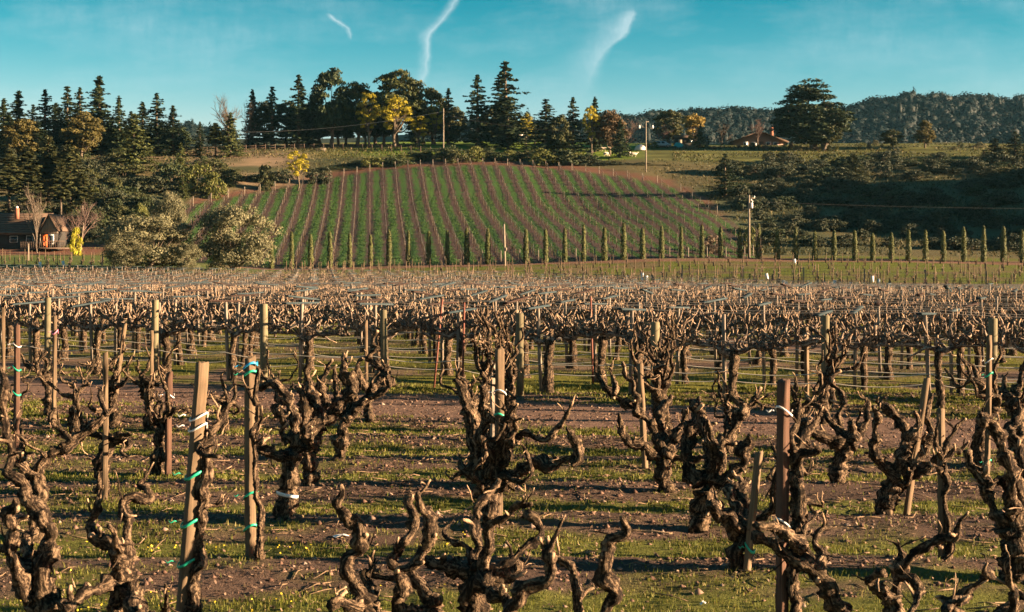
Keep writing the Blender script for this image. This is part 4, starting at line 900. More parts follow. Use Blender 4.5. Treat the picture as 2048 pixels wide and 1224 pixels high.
  [[(1788,1195,36),(1797,1155,30),(1802,1127,24),(1799,1105,17),(1790,1090,10),(1773,1076,5)], [(1785,1195,32),(1755,1177,25),(1738,1162,24),(1745,1150,20),(1762,1146,14)], [(1798,1140,26),(1822,1116,25),(1848,1102,25),(1878,1082,22),(1908,1077,20),(1918,1055,14),(1921,1040,10),(1929,1018,5)], [(1803,1148,26),(1830,1160,22),(1841,1183,22),(1830,1212,20),(1810,1235,18)]], [.1,-.2,-.3,-.35]),
 ('massive dark vine at the right edge of the photo', (2040,1165), [(2038,1110,62),(2020,1058,66)],
  [[(2010,1055,42),(1990,1015,30),(1975,985,28),(1962,955,27),(1945,925,22),(1938,900,13)], [(2028,1050,44),(2038,990,32),(2024,940,32),(2003,900,30),(1988,858,28),(1968,838,24),(1965,820,16)], [(2035,1050,42),(2062,1000,34),(2055,940,30),(2070,890,24)], [(2025,1045,36),(2020,985,20),(2030,955,9)], [(2035,1040,36),(2045,960,30),(2038,900,26),(2020,865,22),(2040,830,16),(2035,800,8)]], [.1,-.2,.3,-.3,.3]),
 ('low dark vine in the bottom right corner with pruned tips', (1975,1340), [(1980,1270,44),(1980,1240,42)],
  [[(1980,1240,34),(2020,1225,26),(2027,1190,20),(2022,1140,13),(2020,1104,5)], [(1970,1245,34),(1900,1225,26),(1930,1185,24),(1962,1166,22),(1985,1155,16),(1968,1140,10),(1973,1132,5)], [(1985,1240,30),(2050,1200,24),(2060,1160,14)], [(1940,1190,20),(1905,1205,22),(1885,1222,20)]], [-.1,-.2,.2,-.3]),
 ('dark vine crowned with spreading arms behind the long tilted stake', (1762,1030), [(1778,985,42),(1798,950,46)],
  [[(1790,950,36),(1768,930,27),(1748,908,24),(1750,878,22),(1747,852,20),(1757,834,18),(1743,815,8)], [(1800,945,38),(1808,900,30),(1805,855,24),(1782,825,22),(1766,811,17),(1750,802,8)], [(1810,948,36),(1835,912,26),(1860,870,22),(1858,825,18),(1862,790,12)], [(1800,945,34),(1822,880,26),(1838,850,20),(1832,822,12)], [(1806,950,34),(1848,940,24),(1870,920,18),(1884,905,10)]], [-.2,.2,.2,-.1,-.2]),
 ('thin young vine beside the short stake at the right', (1890,1128), [(1898,1085,22),(1896,1040,15),(1886,970,14),(1882,920,15)],
  [[(1882,930,14),(1905,900,13),(1925,905,10),(1934,880,5)], [(1882,920,14),(1898,880,12),(1915,850,8),(1928,838,4)], [(1880,940,12),(1862,930,9),(1838,918,5)], [(1882,915,12),(1870,885,10),(1872,855,5)]], [.1,.1,-.1,-.2]),
 ('pale trunked vine leaning right beyond the dark red stake', (1668,972), [(1676,930,34),(1692,890,34)],
  [[(1690,888,30),(1655,880,24),(1625,860,22),(1612,840,16)], [(1692,885,28),(1665,840,22),(1640,815,18),(1615,800,12)], [(1695,885,28),(1705,858,25),(1702,845,20)], [(1695,885,26),(1725,855,18),(1735,820,14),(1720,790,8)], [(1690,885,26),(1680,840,20),(1690,800,16),(1665,765,12),(1680,740,6)]], [-.2,.2,-.1,.2,.3]),
]
for i, (lb, base, tr, arms, off) in enumerate(VN): vine(lb, base, tr, arms, 500+i, fill=0 if i in (7,8,17,23) else 4 if i == 13 else (0 if i in (0,1,2,3,4,6,18,19,21) else 1), off=off)
GN = [('dark vine hidden behind the straight stake at left', (202,992),.55,.08,5), ('vine standing left of the short brown stake', (313,947),.62,.075,6), ('vine with knotted head between the left stakes', (148,872),.55,.075,6), ('small vine far left beside the tied stake', (40,898),.6,.05,4),
      ('vine at the track edge left of the thin tied vine', (447,862),.42,.075,6), ('vine at the left near the track in front of the cordon rows', (228,852),.6,.08,6), ('vine behind the tall tangled centre vine', (975,985),.78,.09,8), ('third vine back in the centre column', (1012,926),.86,.09,9), ('fourth vine back in the centre column', (985,884),.9,.085,9),
      ('vine at the track in the centre column', (1020,850),.95,.085,8), ('vine with many upright arms behind the pale stake', (1322,928),.8,.095,9), ('tall many armed vine near the track right of centre', (1318,868),1.0,.10,10), ('vine beyond the broad leaning one', (1460,905),.5,.075,6), ('dark vine just beyond the dark red stake', (1600,915),.5,.09,7), ('vine near the track right of the dark red stake', (1640,850),.75,.09,7),
      ('dark twisted vine behind the straight right stake', (1960,935),.7,.09,6), ('vine at the right edge near the track', (2030,905),.7,.10,7), ('vine at the left edge near the track', (100,832),.7,.085,6), ('vine right of the tilted grey stake at left', (300,858),.7,.085,6), ('small vine near the track at left of centre', (560,845),.55,.08,6)]
for i, (lb, base, hh, r, n) in enumerate(GN): generic(lb, base, 700+i*3, hh, r*.80, n, lean=rng.normal(0,.06))

# ---------------------------------------------------------------- stakes
def stake(label, base, top, w, mat='stake', ties=(), seed=0, rz=0.5, d=None):
    d = d or dep(base[1]); b_ = P(base[0], base[1], d); b_[2] = H1(b_[0], d); t_ = P(top[0], top[1], d)
    ax = t_-b_; L_ = np.linalg.norm(ax); wm = w*d/F
    o = ob('vine_stake', None, loc=tuple(b_)); tag(o, label, 'stake', 'vineyard stakes'); o.empty_display_size = .1
    o.rotation_mode = 'QUATERNION'; q = Vector((0,0,1)).rotation_difference(Vector(ax/L_)); o.rotation_quaternion = q
    g = np.random.default_rng(900+seed); nz = 16; hw = wm*.35; cr = .12
    ring = np.array([[1-cr,-1],[1,-1+cr],[1,1-cr],[1-cr,1],[-1+cr,1],[-1,1-cr],[-1,-1+cr],[-1+cr,-1]])*hw
    V = []; ben = g.normal(0,.006,2)
    for k in range(nz):
        t = k/(nz-1); z = -.3+(L_+.3)*t; jit = g.normal(0,.0022,(8,2)); off = ben*math.sin(t*3.1)
        V += [[x+off[0]+jit[q,0], y+off[1]+jit[q,1], z+(g.normal(0,.010)+x*.25 if k == nz-1 else 0)] for q,(x,y) in enumerate(ring)]
    V.append([0,0,L_+.004]); V = np.array(V) @ rotz(rz).T
    Q = [[8*k+i,8*k+(i+1)%8,8*k+8+(i+1)%8,8*k+8+i] for k in range(nz-1) for i in range(8)]; T = [[8*(nz-1)+i,8*(nz-1)+(i+1)%8,8*nz] for i in range(8)]
    ob('post', MB().add(V,Q,T).mesh('stake'), M[mat], o)
    for f, mt in ties:
        z = L_*f; mb = MB(); R = wm*.62
        th = np.linspace(0, 2*math.pi, 14); pt = np.stack([np.cos(th)*R*1.0+.004, np.sin(th)*R*1.0, z+.012*np.sin(th*1.3+seed)],1)
        V,Q,T,_ = tube(pt, .0045 if mt != 'tape_white' else .003, 5); V[:,2] = (V[:,2]-z)*2.6+z; mb.add(V,Q,T)
        k = np.array([[-R*1.1,-R*.4,z],[-R*1.5,-R*.7,z+.012],[-R*1.9,-R*.8,z-.006],[-R*2.2,-R*.7,z+.01]]); V,Q,T,_ = tube(k, [.005,.004,.005,.002], 5); mb.add(V,Q,T)
        ob('tie', mb.mesh('tie'), M[mt], o)
    return o
ST = [('tall tilted stake with green and white ties at left',(362,1262),(405,727),29,'stake',[(.25,'tape_green'),(.40,'tape_green'),(.58,'tape_green'),(.76,'tape_white'),(.80,'tape_white')]),
 ('upright stake with a blue ribbon at its top',(501,1121),(500,716),23,'stake',[(.16,'tape_green'),(.32,'tape_green'),(.92,'tape_green'),(.96,'tape_blue')]),
 ('stake in the middle of the tall centre vine',(996,1044),(1000,697),21,'stake',[(.20,'tape_green'),(.60,'tape_green'),(.74,'tape_white')]),
 ('dark red upright stake with white string at right',(1564,1275),(1567,762),27,'stake_red',[(.43,'tape_white'),(.88,'tape_white')]),
 ('short leaning stake in front of the lower right vine',(1494,1152),(1518,905),17,'stake',[(.20,'tape_green')]),
 ('long stake tilted to the right',(1814,1032),(1854,757),14,'stake',[]),
 ('short stake beside the thin young vine at right',(1884,1127),(1881,818),17,'stake',[]),
 ('slim straight stake in front of the thick round post at right',(1973,947),(1978,671),12.5,'stake',[(.10,'tape_green'),(.72,'tape_green'),(.82,'tape_white')]),
 ('straight stake in front of the leaning left vine',(209,1000),(211,706),14,'stake',[]),
 ('short brown stake left of the tall tilted one',(337,949),(339,744),15,'stake_red',[(.78,'tape_white')]),
 ('stake with two green ties and a thin vine at far left',(32,905),(34,650),13,'stake_red',[(.48,'tape_green'),(.67,'tape_green'),(.85,'tape_white')]),
 ('stake cut close to the left edge',(5,880),(7,616),9,'stake',[]),
 ('stake with a pink ribbon near the left edge',(108,860),(110,632),9.5,'stake',[(.86,'pink')]),
 ('stake leaning right behind the left vines',(233,790),(250,648),9.5,'stake',[]),
 ('upright stake left of the thick round post at left',(303,850),(304,661),8,'stake',[]),
 ('pale stake leaning behind the long armed dark vine',(1291,937),(1280,728),13,'stake',[]),
 ('upright stake beyond the dark red one',(1613,800),(1612,655),10,'stake',[]),
 ('upright stake left of the round post at centre left',(732,800),(732,641),8,'stake',[]),
 ('grey split stake behind the centre stake',(985,900),(985,726),11,'grey_post',[])]
for i, (lb, b_, t_, w, mt, ti) in enumerate(ST): stake(lb, b_, t_, w, mt, ti, i, rz=.62+.25*math.sin(i*2.1))
tagv = P(563, 985, dep(1042)-.10)
def white_tag():
    mb = MB(); d = dep(1042); c = P(574, 985, d); R = .098; th = np.linspace(-2.6,-.3,10)
    pt = np.stack([c[0]+.005+np.cos(th)*R*1.15, c[1]+np.sin(th)*R*1.15, c[2]+.015-.05*np.linspace(0,1,10)],1)
    V = np.concatenate([pt+(0,0,.016), pt-(0,0,.016), pt*1.0+(0,.004,.016), pt+(0,.004,-.016)]); n = 10
    Q = [[i,i+1,n+i+1,n+i] for i in range(9)]+[[2*n+i,3*n+i,3*n+i+1,2*n+i+1] for i in range(9)]+[[i,2*n+i,2*n+i+1,i+1] for i in range(9)]+[[n+i,n+i+1,3*n+i+1,3*n+i] for i in range(9)]
    mb.add(V,Q); tag(ob('trunk_tag', mb.mesh('trunk_tag'), M['tape_white']), 'white plastic tag wrapped round the stout vine trunk', 'tag')
white_tag()

# ---------------------------------------------------------------- trellis block
TA = math.radians(24.0); U2 = np.array([math.cos(TA), -math.sin(TA)]); W2 = np.array([math.sin(TA), math.cos(TA)])
P0 = np.array([3.0, 24.6]); VS_, RS_ = 1.7, 2.75
def cordon_vine(seed, lod=0):
    g = np.random.default_rng(seed); hh = .95
    r0 = g.uniform(.065,.10); ln = g.normal(0,.05,2)
    C = np.array([[0,0,-.1,r0*1.1],[ln[0],ln[1],.45,r0*.95],[ln[0]*.5,ln[1]*.5,.8,r0],[0,0,hh,r0*.95]])
    seg, st = ((10,.05),(7,.09),(5,.3))[lod]
    mb, tp, rr = limb_mesh(C, g, seg, st, .16, .012, .12, flare=True); trunk = mb
    cords = []
    for s in (-1,1):
        L_ = g.uniform(.78,.95); q = [[0,0,hh-.06,r0*.75],[s*.18,g.normal(0,.03),hh+.04+g.normal(0,.03),r0*.62]]
        nk_ = (5,5,2)[lod]
        for k in range(1,nk_+1): q.append([s*(.18+(L_-.18)*k/nk_), g.normal(0,.035), hh+.06+g.normal(0,.03), r0*(.58-.3*k/nk_)])
        cb, pt, r = limb_mesh(np.array(q), g, max(seg-2,5), st, .2, .015, .25)
        ns = (24,18,9)[lod]
        for k in range(ns):
            i = int(len(pt)*(.06+.93*(k+g.random()*.8)/ns)); i = min(i, len(pt)-1); p = pt[i]; dv = unit(np.array([g.normal(0,.45), g.normal(0,.55), 1.0])); q2 = [p]
            Ls = g.uniform(.18,.58); m = (4,4,2)[lod]
            for t in range(m): dv = unit(dv+g.normal(0,.5,3)+np.array([0,0,.25])); q2.append(q2[-1]+dv*Ls/m)
            rs = g.uniform(.013,.028)*(1.15 if lod == 2 else 1); C2 = np.column_stack([np.array(q2), [rs, rs*.95, rs*.8, rs*.7, rs*.28] if lod < 2 else [rs, rs*.8, rs*.3]])
            sb, p2, r2 = limb_mesh(C2, g, (6,5,3)[lod], (.035,.05,.3)[lod], .2, .006, .3, .22); cb.add(sb.V[0], sb.Q[0], sb.T[0], bark=sb.A['bark'][0], tip=sb.A['tip'][0])
            if lod < 2 and g.random() < .55:
                j = len(p2)//2; d3 = unit(g.normal(0,1,3)+np.array([0,0,.8])); C3 = np.column_stack([np.array([p2[j], p2[j]+d3*.06, p2[j]+d3*.11+g.normal(0,.02,3)]), [rs*.7,rs*.55,rs*.25]])
                sb,_,_ = limb_mesh(C3, g, 4, .05, .15, .004, .2, .4); cb.add(sb.V[0], sb.Q[0], sb.T[0], bark=sb.A['bark'][0], tip=sb.A['tip'][0])
        cords.append(cb)
    return trunk, cords
NV = 7
CVM = []
for i in range(NV):
    t, c = cordon_vine(1000+i, 0); CVM.append((t.mesh('cordon_trunk', True), [q.mesh('cordon', True) for q in c]))
FARV = []
for i in range(5):
    t, c = cordon_vine(1100+i, 2); mb = MB()
    for q in [t]+c: mb.add(np.concatenate(q.V), np.concatenate([x for x in q.Q]) if len(q.Q)==1 else None) if False else None
    V=[];Q=[];T=[];B_=[];Tp=[];n=0
    for q in [t]+c:
        v,qq,tt = q.raw(); V.append(v);Q.append(qq+n);T.append(tt+n);B_.append(np.concatenate(q.A['bark']));Tp.append(np.concatenate(q.A['tip'])); n+=len(v)
    FARV.append(tuple(map(np.concatenate,(V,Q,T,B_,Tp))))
cells = []       # (row, position along row, x, y)
NROW = 30
for r in range(NROW):
    o2 = P0+W2*RS_*r
    for k in range(-60, 60):
        p = o2+U2*(VS_*(k+.37*(r%2)*0+.5))
        if p[1] < 15: continue
        px = CX+F*p[0]/p[1]
        if px < -160-900/p[1]*10 or px > 2210+900/p[1]*10: continue
        if r == 0 and p[1] < 21.0: continue
        cells.append((r, k, p[0], p[1]))
cells.sort(key=lambda c: c[3])
g = np.random.default_rng(77)
RW = {}
for c in cells: RW.setdefault(c[0], []).append(c)
for r in RW: RW[r].sort(key=lambda c: c[2])
ry = math.atan2(U2[1], U2[0])
ROWN = ['nearest'] + [ordn(i) for i in range(1, NROW)]
near_n = 0; farlist = []
for r in sorted(RW):
    for j, (rr_, k, x, y) in enumerate(RW[r]):
        if near_n < 290 and r <= 14:
            near_n += 1; v = CVM[g.integers(NV)]
            lb = (f'gnarled cordon vine, {ordn(j)} from the left in the {ROWN[r]} trellis row') if r < 4 else f'gnarled cordon vine in the {ROWN[r]} trellis row from the track'
            root = thing('cordon_vine', lb, 'grapevine', (x, y, H1(x,y)), 'cordon vines on the trellis', ry+(math.pi if g.random() < .5 else 0)+g.normal(0,.04), (1, 1, g.uniform(.95,1.08)))
            ob('trunk', v[0], M['bark'], root); ob('cordon', v[1][0], M['bark_lit'], root); ob('cordon', v[1][1], M['bark_lit'], root)
        else: farlist.append((x, y))
mbf = MB()
fz = H(np.array([p[0] for p in farlist]), np.array([p[1] for p in farlist]))
for (x, y), z in zip(farlist, fz):
    V,Q,T,B_,Tp = FARV[g.integers(5)]; R = rotz(ry+(math.pi if g.random()<.5 else 0)+g.normal(0,.04))
    mbf.add(V @ R.T*np.array([1,1,g.uniform(.95,1.1)])+np.array([x,y,z]), Q, T, bark=B_, tip=Tp)
tag(ob('far_cordon_vines', mbf.mesh('far_cordon_vines', True), M['bark_lit']), 'mass of far cordon vines filling the back of the trellis block', 'grapevines', kind='stuff')
POSTM = []
for i in range(3):
    V,Q,T = bevbox((0,0,.63),(.06,.05,1.75),.006); V[:,0] += .012*np.sin(V[:,2]*2+i); POSTM.append(MB().add(V,Q,T).mesh('trellis_post'))
ARMM = {}
for nm in ('arm_grey','arm_dark'):
    V,Q,T = bevbox((0,0,0),(.10,1.15,.035),.005); ARMM[nm] = MB().add(V,Q,T).mesh('crossarm'); ARMM[nm].materials.append(M[nm])
def sagline(pts, sag, per=7):
    out = []
    for a_, b_ in zip(pts[:-1], pts[1:]):
        s = sag*g.uniform(.4,1.5)
        for t in np.linspace(0,1,per,endpoint=False): out.append(a_*(1-t)+b_*t-np.array([0,0,s*4*t*(1-t)]))
    out.append(pts[-1]); return np.array(out)
thick = [95,310,528,768,1040,1310,1650,1985]
for r in sorted(RW):
    row = RW[r]; c0 = row[0]
    root = thing('trellis_row', f'wooden post and wire trellis, {ROWN[r]} row from the dirt track', 'trellis', (c0[2], c0[3], H1(c0[2],c0[3])), 'trellis rows')
    o = np.array(root.location)
    ps = []; farposts = MB(); fararms = MB()
    for j, (rr_, k, x, y) in enumerate(row):
        q = np.array([x,y])-U2*.16; z = H1(*q); hp = g.uniform(-.06,.06); p = np.array([q[0],q[1],z]); ps.append(p)
        R = rotz(ry+g.normal(0,.06)); tl = g.normal(0,.025,2); am = 'arm_grey' if g.random() < .62 else 'arm_dark'; tilt = g.normal(0,.05); has = g.random() < .8
        if r < 9:
            a_ = ob('post', POSTM[g.integers(3)], M['grey_post'], root, tuple(p-o+np.array([0,0,hp])), (tl[0],tl[1],ry+g.normal(0,.06)))
            if has: ob('crossarm', ARMM[am], None, root, tuple(p-o+np.array([tl[1]*1.5,-tl[0]*1.5,1.525+hp])), (tilt, 0, ry+g.normal(0,.05)))
        else:
            V,Q = box((0,0,.75+hp),(.07,.055,1.5)); farposts.add(V @ R.T+p-o, Q)
            if has: V,Q = box((0,0,1.53+hp),(.10,1.15,.035)); fararms.add(V @ R.T+p-o, Q)
    if farposts.V: tag(ob('posts', farposts.mesh('posts'), M['grey_post'], root), kind='stuff'); tag(ob('crossarms', fararms.mesh('crossarms'), M['arm_grey' if r%3 else 'arm_dark'], root), kind='stuff')
    ps = np.array(ps)-o
    if len(ps) < 2: continue
    w3 = np.array([W2[0],W2[1],0])
    for off, hz, rad, mt, sag in ((-.5,1.56,.0045,'wire',.01),(.5,1.56,.0045,'wire',.01),(0,1.05,.0045,'wire',.01),(-.08,.55,.009,'drip',.06),(.09,.38,.009,'drip',.07)):
        if r > 14 and hz < 1: continue
        V,Q,T,_ = tube(sagline(ps+w3*off+np.array([0,0,hz]), sag, 5 if r < 8 else 2), rad*(1 if r < 6 else .9), 3, cap=False)
        ob('drip_hose' if mt == 'drip' else 'wire', MB().add(V,Q).mesh('wire', True), M[mt], root)
# thick round posts along the front of the block
for i, px in enumerate(thick):
    t = (px-CX)/F; y = (24.6+0.445*3.0-.9)/(1+.445*t); x = t*y; z = H1(x,y); h = [1.62,1.62,1.55,1.50,1.45,1.42,1.5,1.55][i]; R = .062+.006*(i%3)
    V,Q,T,_ = tube(np.array([[0,0,-.2],[0,0,h*.5],[.01,0,h-.015],[.01,0,h]]), [R,R,R,R*.9], 16, .015)
    o = ob('round_post', MB().add(V,Q,T).mesh('round_post', True), M['round_post'], loc=(x,y,z), rot=(0,0,i))
    tag(o, f'thick round wooden post, {ordn(i)} from the left along the dirt track', 'post', 'round posts at the front of the trellis')
for i, (px, d) in enumerate([(868,26.6),(925,25.8),(1186,27.0)]):
    x = (px-CX)*d/F; z = H1(x,d); V,Q = box((0,0,.8),(.03,.03,1.75)); o = ob('steel_stake', MB().add(V,Q).mesh('steel_stake'), M['rust'], loc=(x,d,z), rot=(0,(.10,.02,-.03)[i],.4))
    tag(o, ['thin rusty steel stake leaning between trellis trunks','thin rusty steel stake upright in the front trellis','thin rusty steel stake right of centre'][i], 'stake', 'rusty steel stakes')
# ---------------------------------------------------------------- hillside vineyard rows
g = np.random.default_rng(42)
i0, i1 = int((-70+19)/HV_P)-2, int((45+28)/HV_P)+2
rows_h = []
for i in range(i0-6, i1+6):
    yy = np.arange(189, 287, .5); xx = i*HV_P-HV_K*yy; zz = Hs(xx, yy); m = hv_mask(xx, yy, zz) > .5
    px = CX+F*xx/yy
    if m.sum() < 12: continue
    k = np.where(m)[0]; rows_h.append((i, xx[k], yy[k], zz[k]))
for n_, (i, xx, yy, zz) in enumerate(rows_h):
    o = np.array([xx[0], yy[0], zz[0]]); pts = np.stack([xx,yy,zz],1)-o
    root = thing('hillside_row', f'thin wire trellis row up the green hill, {ordn(n_)} from the left', 'trellis', o, 'hillside vineyard rows')
    for e_, nm, hh in ((-1,'end_post',1.5),(0,'end_post',1.35)):
        V,Q = box((0,0,hh/2-.2),(.13,.13,hh+.4)); ob(nm, MB().add(V,Q).mesh('end_post'), M['grey_post'], root, tuple(pts[e_]))
    pm = MB(); vm = MB()
    for k in range(0, len(pts), 12):
        V,Q = box(pts[k]+(0,0,.75),(.05,.05,1.6)); pm.add(V,Q)
    for k in range(3, len(pts), 7):
        p = pts[k]; q = np.array([p-(0,0,.1), p+(g.normal(0,.05),0,.4), p+(g.normal(0,.05),0,.85)]); V,Q,T,bk = tube(q,[.06,.045,.05],5); vm.add(V,Q,T,bark=bk,tip=np.zeros(len(V)))
        for s in (-1,1):
            e2 = pts[min(max(k+3*s,0),len(pts)-1)]; q = np.array([p+(0,0,.82),(p+e2)/2+(0,0,.92+g.normal(0,.03)),e2+(0,0,.95)]); V,Q,T,bk = tube(q,[.02,.016,.012],4); vm.add(V,Q,T,bark=bk,tip=np.zeros(len(V)))
            for t in (.3,.6,.9):
                a_ = p*(1-t)+e2*t+(0,0,.92); V,Q,T,bk = tube(np.array([a_,a_+g.normal(0,.05,3)+(0,0,.16),a_+g.normal(0,.08,3)+(0,0,.33)]),[.02,.014,.006],3,cap=False); vm.add(V,Q,T,bark=bk,tip=np.zeros(len(V)))
    tag(ob('posts', pm.mesh('posts'), M['wire_dark'] if n_ % 2 else M['grey_post'], root), kind='stuff'); tag(ob('vines', vm.mesh('vines', True), M['bark_hill'], root), kind='stuff')
    for hz in (.95, 1.4):
        V,Q,T,_ = tube(pts[::6]+(0,0,hz), .012, 3, cap=False); ob('wire', MB().add(V,Q).mesh('wire'), M['wire_dark'], root)

# ---------------------------------------------------------------- young vine fields beyond the trellis
YV = []
for i in range(4):
    gg = np.random.default_rng(60+i); mb = MB()
    def addl(C, seg):
        l,_,_ = limb_mesh(C, gg, seg, .12, .15, .02, .15); mb.add(l.V[0], l.Q[0], l.T[0], bark=l.A['bark'][0], tip=l.A['tip'][0])
    addl(np.array([[0,0,-.1,.09],[.03,0,.25,.075],[0,0,.5,.07]]), 6)
    for k in range(6):
        th = k*1.05+gg.random(); q = [np.array([0,0,.45])]; dv = unit(np.array([math.cos(th),math.sin(th),.7]))
        for s in range(3): dv = unit(dv+gg.normal(0,.4,3)+(0,0,.3)); q.append(q[-1]+dv*.2)
        addl(np.column_stack([np.array(q),[.045,.035,.028,.012]]), 4)
    YV.append(mb.mesh('young_vine', True))
V,Q = box((0,0,.55),(.055,.055,1.5)); SMALL = MB().add(V,Q).mesh('field_stake')
spots = []
for r, d in enumerate(np.arange(121, 181, 5.4)):
    for x in np.arange(-30, 75, 2.1):
        px = CX+F*x/d
        if px < 560 or px > 2090: continue
        if d < 150 and px < 880: continue
        spots.append((x+g.normal(0,.12)+.5*(r%2), d+g.normal(0,.12), 0))
for d in np.arange(150, 172, 4.2):
    for x in np.arange(-66, -40, 2.4):
        px = CX+F*x/d
        if -30 < px < 232: spots.append((x+g.normal(0,.1), d, 1))
spots.sort(key=lambda s: s[1]); spots_v = spots[:300]
rest = MB(); rest_s = MB()
sz = H(np.array([s[0] for s in spots]), np.array([s[1] for s in spots]))
for i, ((x,y,f), z) in enumerate(zip(spots, sz)):
    v = YV[g.integers(4)]; s = g.uniform(.5,.85)
    if i < 300:
        o = ob('field_vine', v, M['bark_lit'], loc=(x,y,z), rot=(0,0,g.random()*6), scale=(s,s,s))
        tag(o, ('small bare vine in the grassy field in front of the wooden house' if f else 'small bare vine in the grassy field below the cypresses'), 'grapevine', 'vines in the field by the house' if f else 'vines in the field below the cypresses')
    else:
        n = len(v.vertices); co = np.empty(n*3, np.float32); v.vertices.foreach_get('co', co); co = co.reshape(-1,3)*s
        idx = [tuple(p.vertices) for p in v.polygons]; rest.add(co+(x,y,z), [q for q in idx if len(q)==4], [q for q in idx if len(q)==3])
    if i < 300:
        o = ob('field_stake', SMALL, M['stake'], loc=(x+.1,y-.05,z), rot=(g.normal(0,.04),g.normal(0,.05),g.random()), scale=(1,1,g.uniform(.8,1.15)))
        tag(o, ('thin stake in the grassy field in front of the wooden house' if f else 'thin stake in the grassy field below the cypresses'), 'stake', 'stakes in the field by the house' if f else 'stakes in the field below the cypresses')
    else: V,Q = box((x+.1,y-.05,z+.55),(.055,.055,1.4)); rest_s.add(V,Q)
if rest.V:
    tag(ob('far_field_vines', rest.mesh('far_field_vines'), M['bark_lit']), 'far rows of small vines under the cypresses', 'grapevines', kind='stuff')
    tag(ob('far_field_stakes', rest_s.mesh('far_field_stakes'), M['stake']), 'far rows of thin stakes under the cypresses', 'stakes', kind='stuff')
tubes = [(1284,524,150),(1284,540,135),(1293,533,142),(1211,544,132),(1535,532,150),(1567,545,134),(1572,548,131),(1590,519,178),(1648,547,132),(1669,543,136),(1702,547,132),(1745,534,146),(1758,539,140),(1924,548,128),(1984,547,130),(81,526,152),(128,525,154),(1392,556,118)]
V,Q,T,_ = tube(np.array([[0,0,-.05],[0,0,.3],[0,0,.62]]),[.14,.145,.15],10); TUB = MB().add(V,Q,T).mesh('grow_tube', True)
tubes.sort()
for i, (px,py,d) in enumerate(tubes):
    x = (px-CX)*d/F; o = ob('grow_tube', TUB, M['tape_white'], loc=(x,d,H1(x,d)), rot=(g.normal(0,.1),g.normal(0,.1),0)); tag(o, f'white vine guard tube, {ordn(i)} from the left in the far fields', 'vine guard', 'white vine guards')
# wire mesh deer fence on the right
def deer_fence():
    y = 117.0; xs = np.arange(14, 54, 1.0); root = thing('mesh_fence', 'dark wire mesh fence behind the right end of the trellis', 'fence', (xs[0], y, H1(xs[0],y))); o = np.array(root.location)
    zz = H(xs, np.full(len(xs), y)); mb = MB()
    for x in np.arange(14, 53.5, .3):
        z = np.interp(x, xs, zz); V,Q = box(np.array([x,y,z+1.1])-o,(.016,.016,2.2)); mb.add(V,Q)
    for h in np.arange(.1, 2.25, .27):
        V,Q,T,_ = tube(np.stack([xs, np.full(len(xs),y), zz+h],1)-o, .008, 3, cap=False); mb.add(V,Q)
    tag(ob('wire_mesh', mb.mesh('wire_mesh'), M['wire_dark'], root), kind='stuff')
    for x in np.arange(14, 54, 5):
        V,Q,T,_ = tube(np.array([[0,0,-.3],[0,0,1.2],[0,0,2.3]]), .05, 6); ob('post', MB().add(V,Q,T).mesh('fence_post'), M['wire_dark'], root, tuple(np.array([x,y,np.interp(x,xs,zz)])-o))
deer_fence()

# ---------------------------------------------------------------- poles and overhead lines
def pole(label, px, top, d, r=.13, name='utility_pole', lean=0.0, extras=None):
    x = (px-CX)*d/F; z = H1(x,d); zt = CH-(top-HY)*d/F; h = zt-z
    root = thing(name, label, 'pole', (x,d,z)); V,Q,T,bk = tube(np.array([[0,0,-.5],[lean*.5,0,h*.5],[lean,0,h]]), [r*1.15,r,r*.8], 10); ob('pole_shaft', MB().add(V,Q,T).mesh('pole_shaft', True), M['pole'], root)
    return root, np.array([x+lean,d,zt]), h
def part(root, nm, mb, mt, smooth=False): return ob(nm, mb.mesh(nm, smooth), M[mt], root)
pA, tA, hA = pole('tall pale utility pole rising above the hillside rows', 887, 217, 287, .12)
pB, tB, hB = pole('utility pole with insulators at the right of the knoll', 1292, 242, 280, .12)
for s in (-1,1):
    mb = MB(); V,Q = box((s*.75,0,hB-1.2),(1.3,.08,.08)); mb.add(V,Q); part(pB,'bracket',mb,'pole')
    V,Q,T,_ = tube(np.array([[s*1.3,0,hB-1.5],[s*1.3,0,hB-1.1],[s*1.3,0,hB-.8]]),[.16,.2,.1],8); part(pB,'insulator',MB().add(V,Q,T),'tape_white',True)
V,Q = box((0,0,hB-.15),(1.1,.1,.12)); part(pB,'crossarm',MB().add(V,Q),'pole')
pC, tC, hC = pole('utility pole with a white transformer beside the cypress row', 1498, 390, 187.5, .15)
V,Q = box((.35,0,hC-.4),(.9,.1,.1)); part(pC,'crossarm',MB().add(V,Q),'pole')
V,Q,T,_ = tube(np.array([[.32,-.1,hC-1.75],[.32,-.1,hC-1.4],[.32,-.1,hC-1.05],[.32,-.1,hC-1.0]]),[.17,.18,.18,.08],12); part(pC,'transformer',MB().add(V,Q,T),'tape_white',True)
for dx, dz in ((.7,-.25),(.45,-.85),(.28,-.65)):
    V,Q,T,_ = tube(np.array([[dx,0,hC+dz-.12],[dx,0,hC+dz],[dx,0,hC+dz+.14]]),[.05,.09,.05],7); part(pC,'insulator',MB().add(V,Q,T),'tape_white',True)
for ex, nm in ((-5.2,'guy_wire'),(1.6,'guy_wire')):
    V,Q,T,_ = tube(np.array([[0,0,hC-1.2],[ex*.5,-.4,(hC-1.2)*.5],[ex,-.8,.1]]), .009, 4); part(pC,nm,MB().add(V,Q,T),'wire_dark')
V,Q = box((-1.15,0,hC-.28),(.55,.07,.05)); 
pD, tD, hD = pole('short pale wooden pole standing before the cypress row', 1010, 448, 182, .14, 'wooden_pole', -.12)
